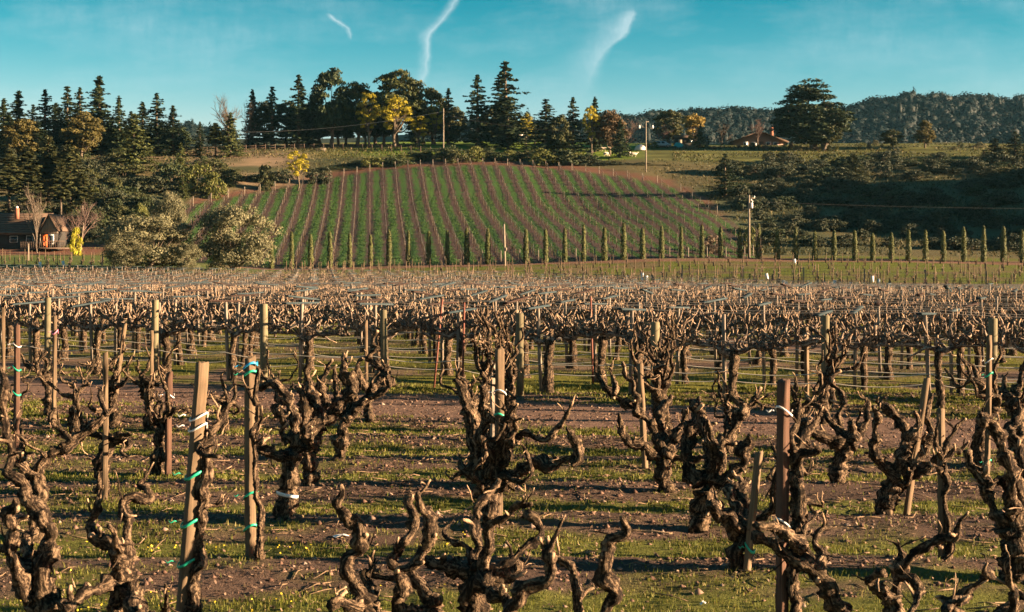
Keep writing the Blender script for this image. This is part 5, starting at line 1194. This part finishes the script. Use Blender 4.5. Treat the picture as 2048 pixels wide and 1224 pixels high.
V,Q,T,_ = tube(np.array([[.12,-.1,1.9],[.13,-.1,2.15],[.12,-.1,2.35]]),[.1,.14,.08],8); part(pD,'meter_box',MB().add(V,Q,T),'pole',True)
pE, tE, hE = pole('slim wooden pole in front of the wooden house', 57, 487, 168, .085, 'wooden_pole')
pF, tF, hF = pole('thin dark pole at the left of the olive trees', 205, 508, 146, .07, 'wooden_pole')
def line(label, a_, b_, sag, r=.022, mt='wire_dark'):
    t = np.linspace(0,1,24)[:,None]; pt = a_*(1-t)+b_*t-np.array([0,0,1.0])*sag*4*t*(1-t); V,Q,T,_ = tube(pt-a_, r, 4); o = ob('overhead_line', MB().add(V,Q,T).mesh('overhead_line', True), M[mt], loc=tuple(a_)); tag(o, label, 'cable')
line('overhead cable from the transformer pole to the right edge', tC+np.array([.45,0,-.85]), P(2300,417,189), .35, .012, 'wire_dark')
line('faint overhead cable from the transformer pole up the hill', tC+np.array([0,0,-2.2]), P(1000,420,262)+np.array([0,0,8]), 1.2, .015, 'wire_dark')
line('overhead cable from the tall pole to the left knoll trees', tA+np.array([0,0,-.6]), P(440,288,300)+np.array([0,0,2.5]), 1.2, .03, 'wire')
line('overhead cable between the two tall poles', tA+np.array([0,0,-1.2]), tB+np.array([0,0,-1.6]), 1.6, .02, 'wire_dark')
# ---------------------------------------------------------------- buildings
M['roof_brown'] = mat_wood('brown_shingle', (0.10,0.065,0.045), (0.185,0.125,0.085), .4); M['wall_dark'] = mat_wood('dark_board', (0.035,0.033,0.030), (0.075,0.065,0.055), .3)
M['wall_grey'] = mat_wood('weathered_board', (0.20,0.165,0.12), (0.36,0.30,0.22), .25); M['door_orange'] = mat_plain('orange_door', (0.62,0.115,0.02), .5, .15)
M['white'] = mat_plain('white_paint', (0.72,0.70,0.66), .5, .12); M['brick'] = mat_plain('brick_red', (0.30,0.11,0.06), .8, .3, 2.0); M['brickwall'] = mat_plain('brick_wall', (0.26,0.16,0.11), .85, .3, 1.0)
def mat_glass(nm, c): b = nodes(nm); return b.out(c, 0.08, spec=.6)
M['glass'] = mat_glass('window_glass', (0.03,0.045,0.05)); M['teal'] = mat_plain('teal_tarp', (0.03,0.30,0.28), .6, .2); M['carpaint'] = mat_plain('grey_car_paint', (0.25,0.30,0.31), .25, .1, spec=.6); M['tyre'] = mat_plain('tyre_rubber', (0.02,0.02,0.02), .9, .2)
M['canvas'] = mat_plain('canvas', (0.62,0.57,0.50), .8, .12); M['wool'] = mat_plain('wool', (0.50,0.42,0.32), .95, .2, 12.0); M['wool_dark'] = mat_plain('dark_wool', (0.07,0.05,0.04), .95, .2, 12.0); M['deck'] = mat_wood('deck_wood', (0.10,0.07,0.05), (0.18,0.125,0.09), .4)
# knoll fence
fx = np.linspace(395, 880, 26); fr = None
for i, px in enumerate(fx):
    d = 304+10*math.sin(i*.15); x = (px-CX)*d/F; p = np.array([x,d,H1(x,d)])
    if fr is None: fr = thing('post_fence', 'weathered post and rail fence along the knoll lawn', 'fence', p); o = p; prev = None
    V,Q = box((0,0,.65),(.16,.16,1.5)); ob('post', MB().add(V,Q).mesh('fence_post'), M['deck'], fr, tuple(p-o))
    if prev is not None:
        for hz in (.65,1.15): V,Q,T,_ = tube(np.array([prev-o+(0,0,hz),p-o+(0,0,hz)]), .035, 4); ob('rail', MB().add(V,Q,T).mesh('rail'), M['deck'], fr)
    prev = p

def prism(poly, y0, y1):
    n = len(poly); V = [(x,y0,z) for x,z in poly]+[(x,y1,z) for x,z in poly]; Q = [[i,(i+1)%n,n+(i+1)%n,n+i] for i in range(n)]
    T = [[0,i+1,i] for i in range(1,n-1)]+[[n,n+i,n+i+1] for i in range(1,n-1)]; return np.array(V,float), Q, T
def slab(p, th):   # p: four corners of a roof plane; thickened downwards
    p = np.array(p,float); V = np.concatenate([p,p-(0,0,th)]); return V, [[0,1,2,3],[7,6,5,4],[0,4,5,1],[1,5,6,2],[2,6,7,3],[3,7,4,0]]
def slats(root, p, n, th, mt, nm='shingle_course'):
    """roof plane p (eave-left, eave-right, ridge-right, ridge-left) laid as overlapping courses"""
    p = np.array(p,float); nrm = unit(np.cross(p[1]-p[0], p[3]-p[0]))
    if nrm[2] < 0: nrm = -nrm
    for k in range(n):
        a_, b_ = k/n, min(1,(k+1.12)/n); L0,R0 = p[0]*(1-a_)+p[3]*a_, p[1]*(1-a_)+p[2]*a_; L1,R1 = p[0]*(1-b_)+p[3]*b_, p[1]*(1-b_)+p[2]*b_
        V,Q = slab([L0+nrm*th*1.5, R0+nrm*th*1.5, R1+nrm*th*.3, L1+nrm*th*.3], th); ob(nm, MB().add(V,Q).mesh(nm), M[mt], root)
def house_left():
    d = 196.0; s = d/F; x0 = (-45-CX)*s; xg = (88-CX)*s; xe = (122-CX)*s
    zb = H1(xg, d)-.1; ze = CH-(466-HY)*s; zr = CH-(425-HY)*s
    root = thing('wooden_house', 'dark wooden house with brown shingle roof and orange door at left', 'house', (xg,d,zb)); o = np.array([xg,d,zb]); ze -= zb; zr -= zb; X0 = x0-xg; XE = xe-xg
    hz = ze
    V,Q = box((X0/2,3.2,hz/2-.3),(abs(X0),6.2,hz+.6)); part(root,'wall',MB().add(V,Q),'wall_dark')
    rf = ob('roof', None, parent=root); rf = part(root,'roof',MB().add(*slab([(X0-.3,-.7,hz-.1),(.3,-.7,hz-.1),(.3,3.2,zr-.06),(X0-.3,3.2,zr-.06)],.12)).add(*slab([(X0-.3,7,hz-.1),(.3,7,hz-.1),(.3,3.2,zr-.06),(X0-.3,3.2,zr-.06)],.12)),'roof_brown')
    slats(rf,[(X0-.3,-.75,hz-.06),(.3,-.75,hz-.06),(.3,3.2,zr),(X0-.3,3.2,zr)],9,.05,'roof_brown')
    # gabled wing on the right, its gable facing us
    gp = np.array([((86-CX)*s-xg, CH-(462-HY)*s-zb),((104-CX)*s-xg, CH-(429-HY)*s-zb),(XE, CH-(459-HY)*s-zb)])
    xl, xr, xm = gp[0,0], gp[2,0], gp[1,0]; zg = gp[1,1]; zz = gp[0,1]
    V,Q,T = prism([(xl,-.3),(xr,-.3),(xr,zz),(xm,zg),(xl,zz)], -1.2, 5.0); part(root,'gable_wing',MB().add(V,Q,T),'wall_dark')
    n = 12
    for k in range(n):     # gable boards, proud of the wall
        xa = xl+(xr-xl)*k/n+.015; xb = xl+(xr-xl)*(k+1)/n-.015; f = lambda x: zz+(zg-zz)*(1-abs(x-xm)/((xm-xl) if x < xm else (xr-xm)))-.12
        za, zc = f(xa), f(xb); z1 = 2.15
        if min(za,zc) < z1+.05: continue
        V = np.array([(xa,-1.24,z1),(xb,-1.24,z1),(xb,-1.24,zc),(xa,-1.24,za),(xa,-1.2,z1),(xb,-1.2,z1),(xb,-1.2,zc),(xa,-1.2,za)]); ob('gable_board', MB().add(V,[[0,1,2,3],[5,4,7,6],[0,4,5,1],[1,5,6,2],[2,6,7,3],[3,7,4,0]]).mesh('gable_board'), M['wall_grey'], root)
    for a_, b_ in ((gp[0],gp[1]),(gp[2],gp[1])):
        e_ = a_+(a_-b_)*.12; sl = slab([(e_[0],-1.7,e_[1]+.1),(b_[0],-1.7,b_[1]+.1),(b_[0],5,b_[1]+.1),(e_[0],5,e_[1]+.1)],.12); part(root,'roof',MB().add(*sl),'roof_brown')
    dx = (96-CX)*s-xg
    dr = part(root,'door',MB().add(*box((dx,-1.27,1.0),(.72,.06,2.0))),'door_orange'); dr['label'] = 'bright orange double door'
    for q in (-.17,.17):
        for zq in (.55,1.45): V,Q = box((dx+q,-1.31,zq),(.26,.02,.7)); ob('panel', MB().add(V,Q).mesh('panel'), M['door_orange'], dr)
    ct = part(root,'window',MB().add(*box((dx+.85,-1.26,1.35),(.75,.05,1.3))),'white'); ob('pane', MB().add(*box((dx+.85,-1.29,1.35),(.6,.02,1.1))).mesh('pane'), M['glass'], ct)
    for xq, w, h in ((X0+2.6,.75,1.0),(X0+5.0,1.1,.9),(-2.0,.9,1.0)):
        wn = part(root,'window',MB().add(*box((xq,.05,hz-.85),(w,.08,h))),'white'); ob('pane', MB().add(*box((xq,0,hz-.85),(w-.14,.03,h-.14))).mesh('pane'), M['glass'], wn)
    for xq in (-1.0, xl+.05): part(root,'porch_post',MB().add(*box((xq,-1.0 if xq < -.5 else -1.3,1.0),(.12,.12,2.1))),'wall_grey')
    ch = part(root,'chimney',MB().add(*box(((27-CX)*s-xg,1.4,zr-.1),(.5,.5,1.5))),'brick'); ob('cap', MB().add(*box(((27-CX)*s-xg,1.4,zr+.75),(.28,.28,.3))).mesh('cap'), M['white'], ch)
    # deck with railing
    part(root,'deck',MB().add(*box((1.3,-3.0,.12),(6.0,3.2,.16))),'deck')
    for k in range(22): part(root,'baluster',MB().add(*box((-1.6+k*.275,-4.55,.62),(.05,.05,.85))),'deck')
    part(root,'rail',MB().add(*box((1.3,-4.55,1.08),(6.0,.09,.07))),'deck')
house_left()
def house_right():
    d = 338.0; s = d/F; xc = (1518-CX)*s; zb = H1(xc,d)-.3; root = thing('brown_house', 'low brown roofed house on the right plateau', 'house', (xc,d,zb))
    L_ = (1466-1518)*s; R_ = (1572-1518)*s; zr = CH-(262-HY)*s-zb; ze = CH-(281-HY)*s-zb; z0 = -.3
    V,Q,T = prism([(L_+.4,z0),(R_-.4,z0),(R_-.4,ze),(0,zr-.2),(L_+.4,ze)],0,9); part(root,'wall',MB().add(V,Q,T),'brickwall')
    part(root,'roof',MB().add(*slab([(L_-.5,-.9,ze-.25),(0,-.9,zr),(0,9.5,zr),(L_-.5,9.5,ze-.25)],.25)),'roof_brown'); part(root,'roof',MB().add(*slab([(0,-.9,zr),(R_+.5,-.9,ze-.25),(R_+.5,9.5,ze-.25),(0,9.5,zr)],.25)),'roof_brown')
    ch = part(root,'chimney',MB().add(*box(((1546-1518)*s,2,zr-.3),(.8,.8,2.6))),'brick'); ob('cap', MB().add(*box(((1546-1518)*s,2,zr+1.1),(.5,.5,.3))).mesh('cap'), M['white'], ch)
    for xq in (-3.2,-1.2,2.2,4.0):
        wn = part(root,'window',MB().add(*box((xq,-.05,ze-.9),(1.1,.1,1.1))),'white'); ob('pane', MB().add(*box((xq,-.11,ze-.9),(.9,.03,.9))).mesh('pane'), M['glass'], wn)
    part(root,'door',MB().add(*box((.6,-.05,ze-1.2),(.95,.1,1.9))),'deck')
house_right()
def shed():
    d = 334.0; s = d/F; xc = (1372-CX)*s; zb = H1(xc,d)-.2; root = thing('dark_shed', 'dark low shed behind the teal tarpaulin', 'shed', (xc,d,zb)); w = 5.0; ze = CH-(276-HY)*s-zb
    V,Q = box((0,2,ze/2),(w,4,ze)); part(root,'wall',MB().add(V,Q),'wall_dark'); part(root,'roof',MB().add(*slab([(-w/2-.3,-.4,ze+.1),(w/2+.3,-.4,ze+.1),(w/2+.3,2,ze+.9),(-w/2-.3,2,ze+.9)],.12)).add(*slab([(-w/2-.3,4.4,ze+.1),(w/2+.3,4.4,ze+.1),(w/2+.3,2,ze+.9),(-w/2-.3,2,ze+.9)],.12)),'roof_brown')
    part(root,'door',MB().add(*box((-1.4,-.05,.9),(.9,.08,1.8))),'wall_grey'); part(root,'window',MB().add(*box((1.0,-.05,1.3),(1.0,.08,.7))),'glass')
shed()
# tarpaulin heap, parked car, dome tank, canopy tent, picnic table
def heap(nm, label, cat, px, d, w, dp, h, mt, seed):
    x = (px-CX)*d/F; n = 14; t = np.linspace(-1,1,n); X,Y = np.meshgrid(t,t); q = np.clip(1-np.maximum(np.abs(X),np.abs(Y))**3,0,1); Z = h*q*(0.6+.5*fbm(X*2+seed,Y*2,seed,3))-.15
    i = np.arange(n-1)[:,None]*n; j = np.arange(n-1)[None]; Q = np.stack([i+j,i+j+1,i+n+j+1,i+n+j],-1).reshape(-1,4)
    tag(ob(nm, mkmesh(nm, np.stack([X*w/2,Y*dp/2,Z],-1).reshape(-1,3), Q, None, None, True), M[mt], loc=(x,d,H1(x,d))), label, cat)
heap('tarpaulin','teal tarpaulin heap in front of the dark shed','tarpaulin',1357,326,2.6,2.0,1.5,'teal',3)
def car():
    d = 324.0; x = (1322-CX)*d/F; z = H1(x,d); root = thing('parked_car','grey car parked left of the dark shed','car',(x,d,z),rz=.1)
    prof = [(-2.2,.35),(2.2,.35),(2.25,.75),(1.5,.92),(.8,1.42),(-.9,1.45),(-1.7,.98),(-2.2,.9)]
    V,Q,T = prism(prof,-.85,.85); bd = part(root,'body',MB().add(V,Q,T),'carpaint')
    for w_, a_ in ((( -.75,1.1),'w'),((.3,1.1),'w')): V,Q,T = prism([(w_[0]-.35,.97),(w_[0]+.45,.97),(w_[0]+.25,1.36),(w_[0]-.3,1.36)],-.875,.875); part(root,'window',MB().add(V,Q,T),'glass')
    for wx in (-1.4,1.4):
        for sy in (-.82,.82):
            V,Q,T,_ = tube(np.array([[wx,sy-.1,.33],[wx,sy,.33],[wx,sy+.1,.33]]),[.33,.34,.33],14); wh = part(root,'wheel',MB().add(V,Q,T),'tyre'); V,Q,T,_ = tube(np.array([[wx,sy-.12,.33],[wx,sy+.12,.33]]),[.19,.19],10); ob('rim',MB().add(V,Q,T).mesh('rim'),M['wire'],wh)
    for sy in (-.55,.55): part(root,'headlight',MB().add(*box((2.23,sy,.72),(.06,.3,.14))),'white')
car()
def dome():
    d = 316.0; x = (1281-CX)*d/F; z = H1(x,d); n=12; m=7; V=[];Q=[]
    for a_ in range(m):
        ph = a_/(m-1)*math.pi/2
        for b_ in range(n): th=b_/n*2*math.pi; V.append((1.35*math.cos(ph)*math.cos(th),1.35*math.cos(ph)*math.sin(th),1.25*math.sin(ph)-.1))
    for a_ in range(m-1):
        for b_ in range(n): Q.append([a_*n+b_,a_*n+(b_+1)%n,(a_+1)*n+(b_+1)%n,(a_+1)*n+b_])
    root = thing('storage_tank','low white domed tank beside the parked car','tank',(x,d,z)); ob('dome',MB().add(V,Q).mesh('dome',True),M['canvas'],root); V,Q,T,_ = tube(np.array([[0,0,1.05],[0,0,1.2],[0,0,1.25]]),[.25,.25,.2],10); ob('hatch',MB().add(V,Q,T).mesh('hatch'),M['canvas'],root)
dome()
def tent():
    d = 325.0; s = d/F; x = (1033-CX)*s; z = H1(x,d); root = thing('canopy_tent','white peaked canopy tent under the tall knoll conifers','tent',(x,d,z)); w = 1.9; ze = CH-(271-HY)*s-z; zt = CH-(262-HY)*s-z
    V = np.array([(-w,-w,ze),(w,-w,ze),(w,w,ze),(-w,w,ze),(0,0,zt),(-w,-w,ze-.3),(w,-w,ze-.3),(w,w,ze-.3),(-w,w,ze-.3)]); part(root,'canopy',MB().add(V,[[0,5,6,1],[1,6,7,2],[2,7,8,3],[3,8,5,0]],[[0,1,4],[1,2,4],[2,3,4],[3,0,4]]),'canvas')
    for sx in (-1,1):
        for sy in (-1,1): part(root,'leg',MB().add(*box((sx*(w-.05),sy*(w-.05),ze/2-.1),(.09,.09,ze+.1))),'wall_grey')
tent()
def table(px, d, label):
    x = (px-CX)*d/F; z = H1(x,d); root = thing('picnic_table',label,'table',(x,d,z)); part(root,'table_top',MB().add(*box((0,0,.76),(2.2,.8,.07))),'wall_grey')
    for sy in (-.75,.75): part(root,'bench',MB().add(*box((0,sy,.45),(2.2,.28,.06))),'wall_grey')
    for sx in (-.8,.8):
        for sy in (-1,1): V,Q,T,_ = tube(np.array([[sx,sy*.2,.74],[sx,sy*.72,0]]),.06,5); part(root,'leg',MB().add(V,Q,T),'wall_grey')
table(642,308,'wooden picnic table in the shade of the knoll trees')
def sheep(px, d, rz, lb, mt, graze):
    x = (px-CX)*d/F; z = H1(x,d); mb = MB(); root = thing('sheep',lb,'sheep',(x,d,z),'sheep on the knoll lawn',rz)
    hz = .12 if graze else .95; nk = [.92,.62,.30] if graze else [.78,.95,1.02]
    q = np.array([[-.62,0,.62,.10],[-.5,0,.66,.27],[-.1,0,.64,.32],[.3,0,.66,.29],[.5,0,.70,.20],[.66,0,nk[0] if not graze else .55,.12],[.76,0,nk[1] if not graze else .33,.11],[.92,0,nk[2]-.06 if not graze else .18,.08],[1.0,0,nk[2]-.1 if not graze else .10,.05]])
    S = spline(q,.08); V,Q,T,bk = tube(S[:,:3], np.maximum(S[:,3],.03), 10, .06, g); mb.add(V,Q,T)
    for lx in (-.42,.36):
        for sy in (-.14,.14):
            V,Q,T,_ = tube(np.array([[lx,sy,.55],[lx+.04,sy,.34],[lx-.02,sy,.2],[lx,sy,0]]),[.09,.055,.04,.045],6); mb.add(V,Q,T)
    hp = S[-8,:3]
    for sy in (-1,1): V,Q,T,_ = tube(np.array([hp+(-.02,sy*.07,.06),hp+(-.04,sy*.17,.05)]),[.035,.015],5); mb.add(V,Q,T)
    V,Q,T,_ = tube(np.array([[-.62,0,.7],[-.70,0,.55],[-.70,0,.45]]),[.05,.04,.02],5); mb.add(V,Q,T)
    ob('body', mb.mesh('sheep_body',True), M[mt], root)
for a_ in [(1166,308,.3,'pale sheep grazing left of the yellow acacia foot','wool',1),(1181,306,2.9,'dark sheep grazing beside the pale ones','wool_dark',1),(1196,312,.1,'pale sheep standing behind the grazing flock','wool',0),(1207,312,3.3,'pale sheep grazing right of the yellow acacia foot','wool',1),(1212,303,.6,'pale sheep grazing left of the orange tree trunk','wool',1),(1256,302,2.7,'pale sheep grazing right of the orange tree trunk','wool',1),(1268,300,.2,'pale sheep at the right end of the flock','wool',0)]: sheep(*a_)

# ---------------------------------------------------------------- foreground ground cover
def scatter_xy(n, y0, y1, g, margin=1.0):
    y = np.sqrt(g.uniform(y0**2, y1**2, n)); x = (g.random(n)*2-1)*(.372*y+margin); return x, y
def blades(x, y, z, h, w, g, lean=.35):
    n = len(x); th = g.random(n)*2*math.pi; lx, ly = g.normal(0,lean,n)*h, g.normal(0,lean,n)*h
    b0 = np.stack([x-np.cos(th)*w/2, y-np.sin(th)*w/2, z-.01],1); b1 = np.stack([x+np.cos(th)*w/2, y+np.sin(th)*w/2, z-.01],1)
    m0 = np.stack([x-np.cos(th)*w*.38+lx*.4, y-np.sin(th)*w*.38+ly*.4, z+h*.6],1); m1 = np.stack([x+np.cos(th)*w*.38+lx*.4, y+np.sin(th)*w*.38+ly*.4, z+h*.6],1)
    t = np.stack([x+lx, y+ly, z+h],1); V = np.stack([b0,b1,m1,m0,t],1).reshape(-1,3); i = np.arange(n)[:,None]*5
    return V, (i+np.array([[0,1,2,3]])), (i+np.array([[3,2,4]]))
def grass():
    g = np.random.default_rng(3)
    x, y = scatter_xy(520000, 8.6, 27, g); p = grassmask(x, y); k = g.random(len(x)) < p*.95*np.clip((fbm(x*4,y*4,44,3)-.3)*3.5,0,1)+.02*(1-track(x,y)); x, y = x[k][:98000], y[k][:98000]
    z = H(x,y); cl = fbm(x*2.5,y*2.5,55,3); h = g.uniform(.014,.042,len(x))*(.35+1.2*cl)*(.75+.025*y); V,Q,T = blades(x,y,z,h,g.uniform(.005,.011,len(x))*(y/12),g)
    tag(ob('grass', MB().add(V,Q,T).mesh('grass'), M['grass']), 'short green grass strips between the old vine rows', 'grass', kind='stuff')
    x, y = scatter_xy(150000, 24, 75, g); k = (y-(24.6-.445*(x-3)-1.6) > 0) & (fbm(x*.7,y*.7,61,4)*.6+fbm(x*.25,y*.25,81,3)*.5 > .47); x, y = x[k][:38000], y[k][:38000]; z = H(x,y)
    V,Q,T = blades(x,y,z,g.uniform(.03,.09,len(x)),.014*(y/30)*g.uniform(.7,1.4,len(x)),g)
    tag(ob('trellis_grass', MB().add(V,Q,T).mesh('trellis_grass'), M['grass']), 'green grass growing under the trellis rows', 'grass', kind='stuff')
    # dry leaves, straw and prunings on the soil
    x, y = scatter_xy(190000, 8.6, 26, g); k = g.random(len(x)) < np.clip(1.0-.6*grassmask(x,y)-.75*track(x,y),0.08,1)*np.clip((fbm(x*1.6,y*1.6,24,3)-.22)*2.2,0,1); x,y = x[k][:75000],y[k][:75000]; z = H(x,y)+g.uniform(.002,.02,len(x)); n=len(x)
    N = g.normal(0,.45,(n,3))+(0,0,1); V,Q = leaves(np.stack([x,y,z],1),N,g.uniform(.012,.05,n)*(y/14)**.6,.55,g)
    tag(ob('leaf_litter', MB().add(V,Q).mesh('leaf_litter'), M['litter']), 'dry leaves and chips scattered on the red soil', 'leaf litter', kind='stuff')
    mb = MB(); x, y = scatter_xy(900, 8.8, 22, g)
    for q in range(900):
        if track(x[q],y[q]) > .3: continue
        L_ = g.uniform(.08,.35); th = g.random()*6.28; dv = np.array([math.cos(th),math.sin(th),0]); p = np.array([x[q],y[q],H1(x[q],y[q])+.012]) if False else np.array([x[q],y[q],0])
        pts = np.array([p-dv*L_/2, p+g.normal(0,.02,3)*(1,1,0), p+dv*L_/2]); pts[:,2] = H(pts[:,0],pts[:,1])+np.array([.01,.02,.012]); V,Q,T,bk = tube(pts,[.005,.005,.003],4); mb.add(V,Q,T,bark=bk,tip=np.full(len(V),.6))
    tag(ob('pruned_twigs', mb.mesh('pruned_twigs'), M['bark']), 'loose pruned vine twigs lying between the rows', 'twigs', kind='stuff')
    # clods
    x, y = scatter_xy(16000, 8.6, 25, g); k = g.random(len(x)) < (1-.7*grassmask(x,y))*(1-.6*track(x,y)); x,y = x[k][:9000],y[k][:9000]; n=len(x); z=H(x,y); r=g.uniform(.008,.035,n)*(g.random(n)**1.5+.4)
    o6 = np.array([[1,0,0],[-1,0,0],[0,1,0],[0,-1,0],[0,0,.8],[0,0,-.6]],float); V = np.stack([x,y,z],1)[:,None]+o6[None]*r[:,None,None]*g.uniform(.6,1.4,(n,6,1)); T = np.array([[0,2,4],[2,1,4],[1,3,4],[3,0,4],[2,0,5],[1,2,5],[3,1,5],[0,3,5]])
    b = nodes('clod'); ge = b.new('ShaderNodeNewGeometry'); b.out(b.ramp(ge.outputs['Random Per Island'],[(0,(0.085,0.048,0.034)),(.8,(0.17,0.105,0.075)),(1,(0.30,0.22,0.17))]),.95,spec=.1)
    tag(ob('soil_clods', MB().add(V.reshape(-1,3),None,(np.arange(n)[:,None,None]*6+T[None]).reshape(-1,3)).mesh('soil_clods'), b.m), 'small soil clods and stones between the vines', 'clods', kind='stuff')
    x, y = scatter_xy(6000, 8.8, 14, g); k = (grassmask(x,y) > .6) & (x < -.3) & (y < 12.6); x,y = x[k][:200],y[k][:200]; n=len(x); z=H(x,y)+g.uniform(.03,.07,n)
    V,Q = leaves(np.stack([x,y,z],1), g.normal(0,.5,(n,3))+(0,-.6,.7), g.uniform(.012,.022,n), 1.0, g); M['flower'] = mat_plain('yellow_petals',(0.75,0.55,0.03),.6,.1)
    tag(ob('wildflowers', MB().add(V,Q).mesh('wildflowers'), M['flower']), 'tiny yellow wildflowers in the near left grass', 'wildflowers', kind='stuff')
grass()
def slope_grass():
    g = np.random.default_rng(15)
    # grass in the alleys of the hillside vineyard
    x = g.uniform(-75,45,150000); y = g.uniform(188,287,150000); f = (x+HV_K*y)/HV_P; f = np.abs(f-np.floor(f)-.5); k = (f < .27+g.normal(0,.07,len(x))) & (fbm(x*.5,y*.5,12,3) > .36); x,y = x[k],y[k]; z = Hs(x,y); k = hv_mask(x,y,z) > .6; x,y,z = x[k][:40000],y[k][:40000],z[k][:40000]
    V,Q,T = blades(x,y,z,g.uniform(.05,.17,len(x)),g.uniform(.05,.14,len(x)),g,.5); M['hill_grass'] = mat_leaf('hill_grass', (0.030,0.074,0.016), (0.066,0.125,0.025), 0.2, (0.10,0.15,0.03))
    tag(ob('hillside_grass', MB().add(V,Q,T).mesh('hillside_grass'), M['hill_grass']), 'green grass alleys between the hillside rows', 'grass', kind='stuff')
    # rough grass of the slopes and the knoll
    d = np.sqrt(g.uniform(196**2,330**2,170000)); px = g.uniform(120,2120,170000); x = (px-CX)*d/F; z = Hs(x,d); py = HY-F*(z-CH)/d
    k = (hv_mask(x,d,z) < .05) & ~((px > 330) & (px < 1450) & (py > crest_y(px)-12)) & (fbm(x*.12,d*.12,19,3) > .36) & ~((px > 850) & (px < 1345) & (py < 320)); x,d,z,px = x[k][:34000],d[k][:34000],z[k][:34000],px[k][:34000]
    V,Q,T = blades(x,d,z,g.uniform(.12,.5,len(x)),g.uniform(.10,.30,len(x)),g,.6); M['slope_grass'] = mat_leaf('slope_grass', (0.035,0.040,0.014), (0.085,0.082,0.026), 0.2, (0.19,0.14,0.06))
    tag(ob('slope_grass', MB().add(V,Q,T).mesh('slope_grass'), M['slope_grass']), 'rough tufted grass on the slopes and the knoll', 'grass', kind='stuff')
slope_grass()
def plastic(px, py, label, s):
    d = dep(py); x = (px-CX)*d/F; gg = np.random.default_rng(int(px)); n=6; t=np.linspace(-1,1,n); X,Y=np.meshgrid(t,t); Z=gg.uniform(.0,.03,(n,n))*(1.2-np.abs(X)); i=np.arange(n-1)[:,None]*n; j=np.arange(n-1)[None]; Q=np.stack([i+j,i+j+1,i+n+j+1,i+n+j],-1).reshape(-1,4)
    tag(ob('plastic_scrap', mkmesh('plastic_scrap', np.stack([X*s,Y*s*.6,Z+.01],-1).reshape(-1,3),Q), M['tape_white'], loc=(x,d,H1(x,d)+.01), rot=(0,0,.4)), label, 'scrap')
plastic(683,1075,'crumpled white plastic scrap on the grass left of centre',.07)
plastic(1407,1205,'small white scrap on the grass at lower right of centre',.025)

# ---------------------------------------------------------------- air
def haze():
    V,Q = box((0,1300,64),(5200,4000,160)); b = nodes('haze'); vp = b.new('ShaderNodeVolumePrincipled'); vp.inputs['Color'].default_value = (0.30,0.72,0.92,1); vp.inputs['Density'].default_value = HAZE
    vp.inputs['Anisotropy'].default_value = 0.2
    o = b.new('ShaderNodeOutputMaterial'); b.link(vp.outputs[0], o.inputs['Volume'])
    tag(ob('haze', MB().add(V,Q).mesh('haze'), b.m), 'thin bluish evening haze over the valley', 'haze', kind='stuff')
HAZE = 0.000034
haze()
